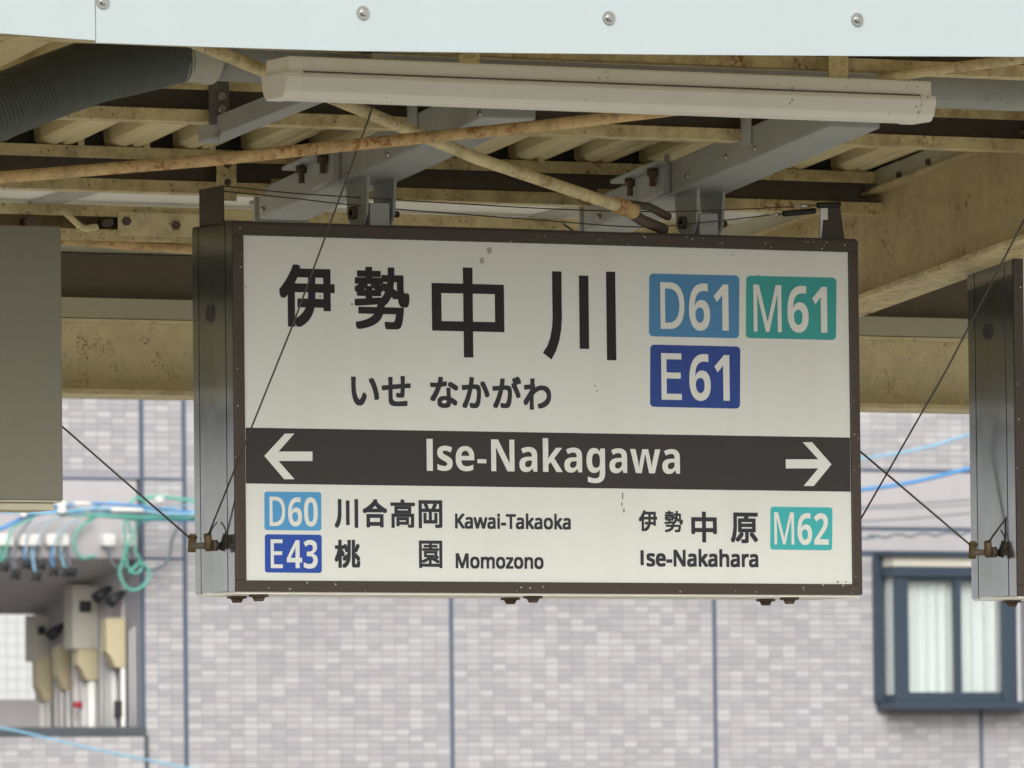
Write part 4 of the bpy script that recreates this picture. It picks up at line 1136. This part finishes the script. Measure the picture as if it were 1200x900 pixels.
cab([(110, 608), (92, 620), (87, 640), (96, 654), (108, 652), (112, 653)], 0.009, 'cable_green', 'green wire loop ending free on the beam between white cable covers', dy=-0.07, name='drop_wire', cat='wire')
cab([(127, 640), (128, 650), (133, 662), (142, 666), (148, 660), (150, 640)], 0.010, 'cable_grey', 'dark wire loop hanging between the two small white cable covers', dy=-0.06, name='drop_wire', cat='wire')
cab([(152, 640), (158, 655), (172, 667), (188, 665), (198, 653), (202, 632), (211, 612)], 0.012, 'cable_grey', 'dark cable swinging from the small cover to the overhead bundle', dy=-0.15, name='drop_wire', cat='wire')
cab([(150, 600), (146, 615), (147, 640), (143, 660), (140, 672), (148, 688), (160, 691), (173, 680), (174, 668), (164, 660), (150, 672)], 0.009, 'cable_green', 'large green cable coil hanging in front of the pillar joint', dy=-0.20, name='cable_coil', cat='cable')
cab([(155, 598), (151, 612), (154, 630), (148, 645), (150, 665), (160, 672), (166, 662), (158, 640), (160, 615), (166, 600)], 0.008, 'cable_green', 'inner green cable loops tangled above the large coil', dy=-0.22, name='cable_coil', cat='cable')
cab([(152, 590), (160, 583), (172, 590), (168, 602), (156, 604), (150, 596)], 0.009, 'cable_green', 'small green cable curl around the overhead bundle', dy=-0.30, name='cable_coil', cat='cable')
# overhead bundles; they run on behind the sign to the street beyond
OG = 'overhead telephone cables'
cab([(-60, 640), (0, 620), (30, 606), (60, 600), (120, 604), (165, 607), (228, 609), (420, 606), (700, 596), (1008, 574), (1145, 547), (1300, 510)], 0.014, 'cable_blue', 'thick blue overhead cable crossing the building and bending up beyond the sign', dy=-0.6, name='overhead_cable', group=OG)
cab([(-60, 596), (0, 600), (60, 601), (110, 596), (165, 598), (228, 602), (500, 590), (1005, 538), (1145, 507), (1300, 470)], 0.009, 'cable_sky', 'sky blue overhead cable above the thick blue one', dy=-0.65, name='overhead_cable', group=OG)
cab([(70, 603), (110, 604), (160, 606), (228, 607)], 0.011, 'cable_green', 'green sleeve cable lying along the thick blue cable', dy=-0.62, name='overhead_cable', group=OG)
cab([(60, 594), (100, 590), (150, 592), (200, 598), (240, 600)], 0.009, 'cable_blue', 'short blue cable twisted along the upper bundle', dy=-0.55, name='overhead_cable', group=OG)
cab([(-40, 606), (20, 598), (80, 603), (140, 597), (190, 603), (260, 598)], 0.006, 'cable_pale', 'pale wavy wire woven through the cable bundle', dy=-0.63, name='overhead_cable', group=OG)
cab([(50, 588), (95, 598), (130, 589), (175, 596), (240, 590)], 0.006, 'cable_sky', 'sky blue slack wire above the cable bundle', dy=-0.52, name='overhead_cable', group=OG)
cab([(100, 610), (135, 600), (165, 612), (200, 604), (250, 612)], 0.006, 'cable_green', 'thin green slack wire below the cable bundle', dy=-0.50, name='overhead_cable', group=OG)
cab([(168, 584), (190, 582), (228, 587), (300, 592)], 0.011, 'cable_green', 'green overhead cable leaving the white junction sleeve', dy=-0.6, name='overhead_cable', group=OG)
cab([(-60, 570), (40, 592), (90, 596), (150, 601), (228, 606), (600, 610)], 0.008, 'cable_grey', 'thin dark messenger wire running along the cable bundle', dy=-0.58, name='overhead_cable', group=OG)
for yl, yr, mt, rr_, lab in ((594, 585, 'cable_grey', 0.005, 'uppermost thin dark wire crossing the smooth band'), (597, 591, 'cable_grey', 0.004, 'second thin dark wire crossing the smooth band'), (611, 601, 'cable_grey', 0.005, 'third thin dark wire crossing the smooth band')):
    cab([(300, yl + 16), (700, yl + 10), (1008, yl), (1145, yr), (1320, yr - 14)], rr_, mt, lab, dy=-0.8, name='overhead_wire', cat='wire')
tw = [(1008 + i * 9.8, 629 - i * 0.35 + (2.0 if i % 3 == 0 else -0.8)) for i in range(16)]
cab([(800, 640)] + tw + [(1200, 622), (1320, 616)], 0.009, 'cable_grey', 'twisted dark cable above the projecting window', dy=-0.8, name='overhead_wire', cat='wire')
cab([(-80, 845), (0, 853), (60, 866), (120, 880), (215, 899), (330, 922)], 0.0065, 'cable_sky', 'pale blue wire slanting across the tiled parapet', dy=-3.0, name='overhead_wire', cat='wire')
# white sleeves and clamps on the bundle
for px0, px1, py0, py1, lab in ((67, 78, 588, 602, 'white stacked insulator on the cable bundle beside the blank sign'), (23, 32, 595, 606, 'white insulator on the cable bundle under the blank sign'), (181.5, 192, 582, 589, 'small white junction sleeve on the green cable'), (130, 168, 595, 600, 'long white splice sleeve on the cable bundle'), (86, 107, 588, 592, 'pale flat splice sleeve on top of the cable bundle')):
    a = at(px0, py0, YBD - 0.66); b = at(px1, py1, YBD - 0.66)
    mb = MB()
    if px1 - px0 > 12:
        zc = (a.z + b.z) / 2; h = (a.z - b.z) / 2; mb.tube([(a.x, a.y, zc), (a.x + 0.02, a.y, zc), (b.x - 0.02, a.y, zc), (b.x, a.y, zc)], [h * 0.6, h, h, h * 0.6], 10)
    else:
        xc = (a.x + b.x) / 2; rr_ = (b.x - a.x) / 2; zt_, zb2 = a.z, b.z
        mb.tube([(xc, a.y, zt_ + (zb2 - zt_) * t) for t in (0, 0.05, 0.42, 0.5, 0.58, 0.9, 1)], [rr_ * 0.8, rr_, rr_ * 0.95, rr_ * 0.7, rr_ * 0.95, rr_ * 0.85, rr_ * 0.6], 12)
    mb.build('insulator', M['white_pl'], None, label=lab, cat='insulator')
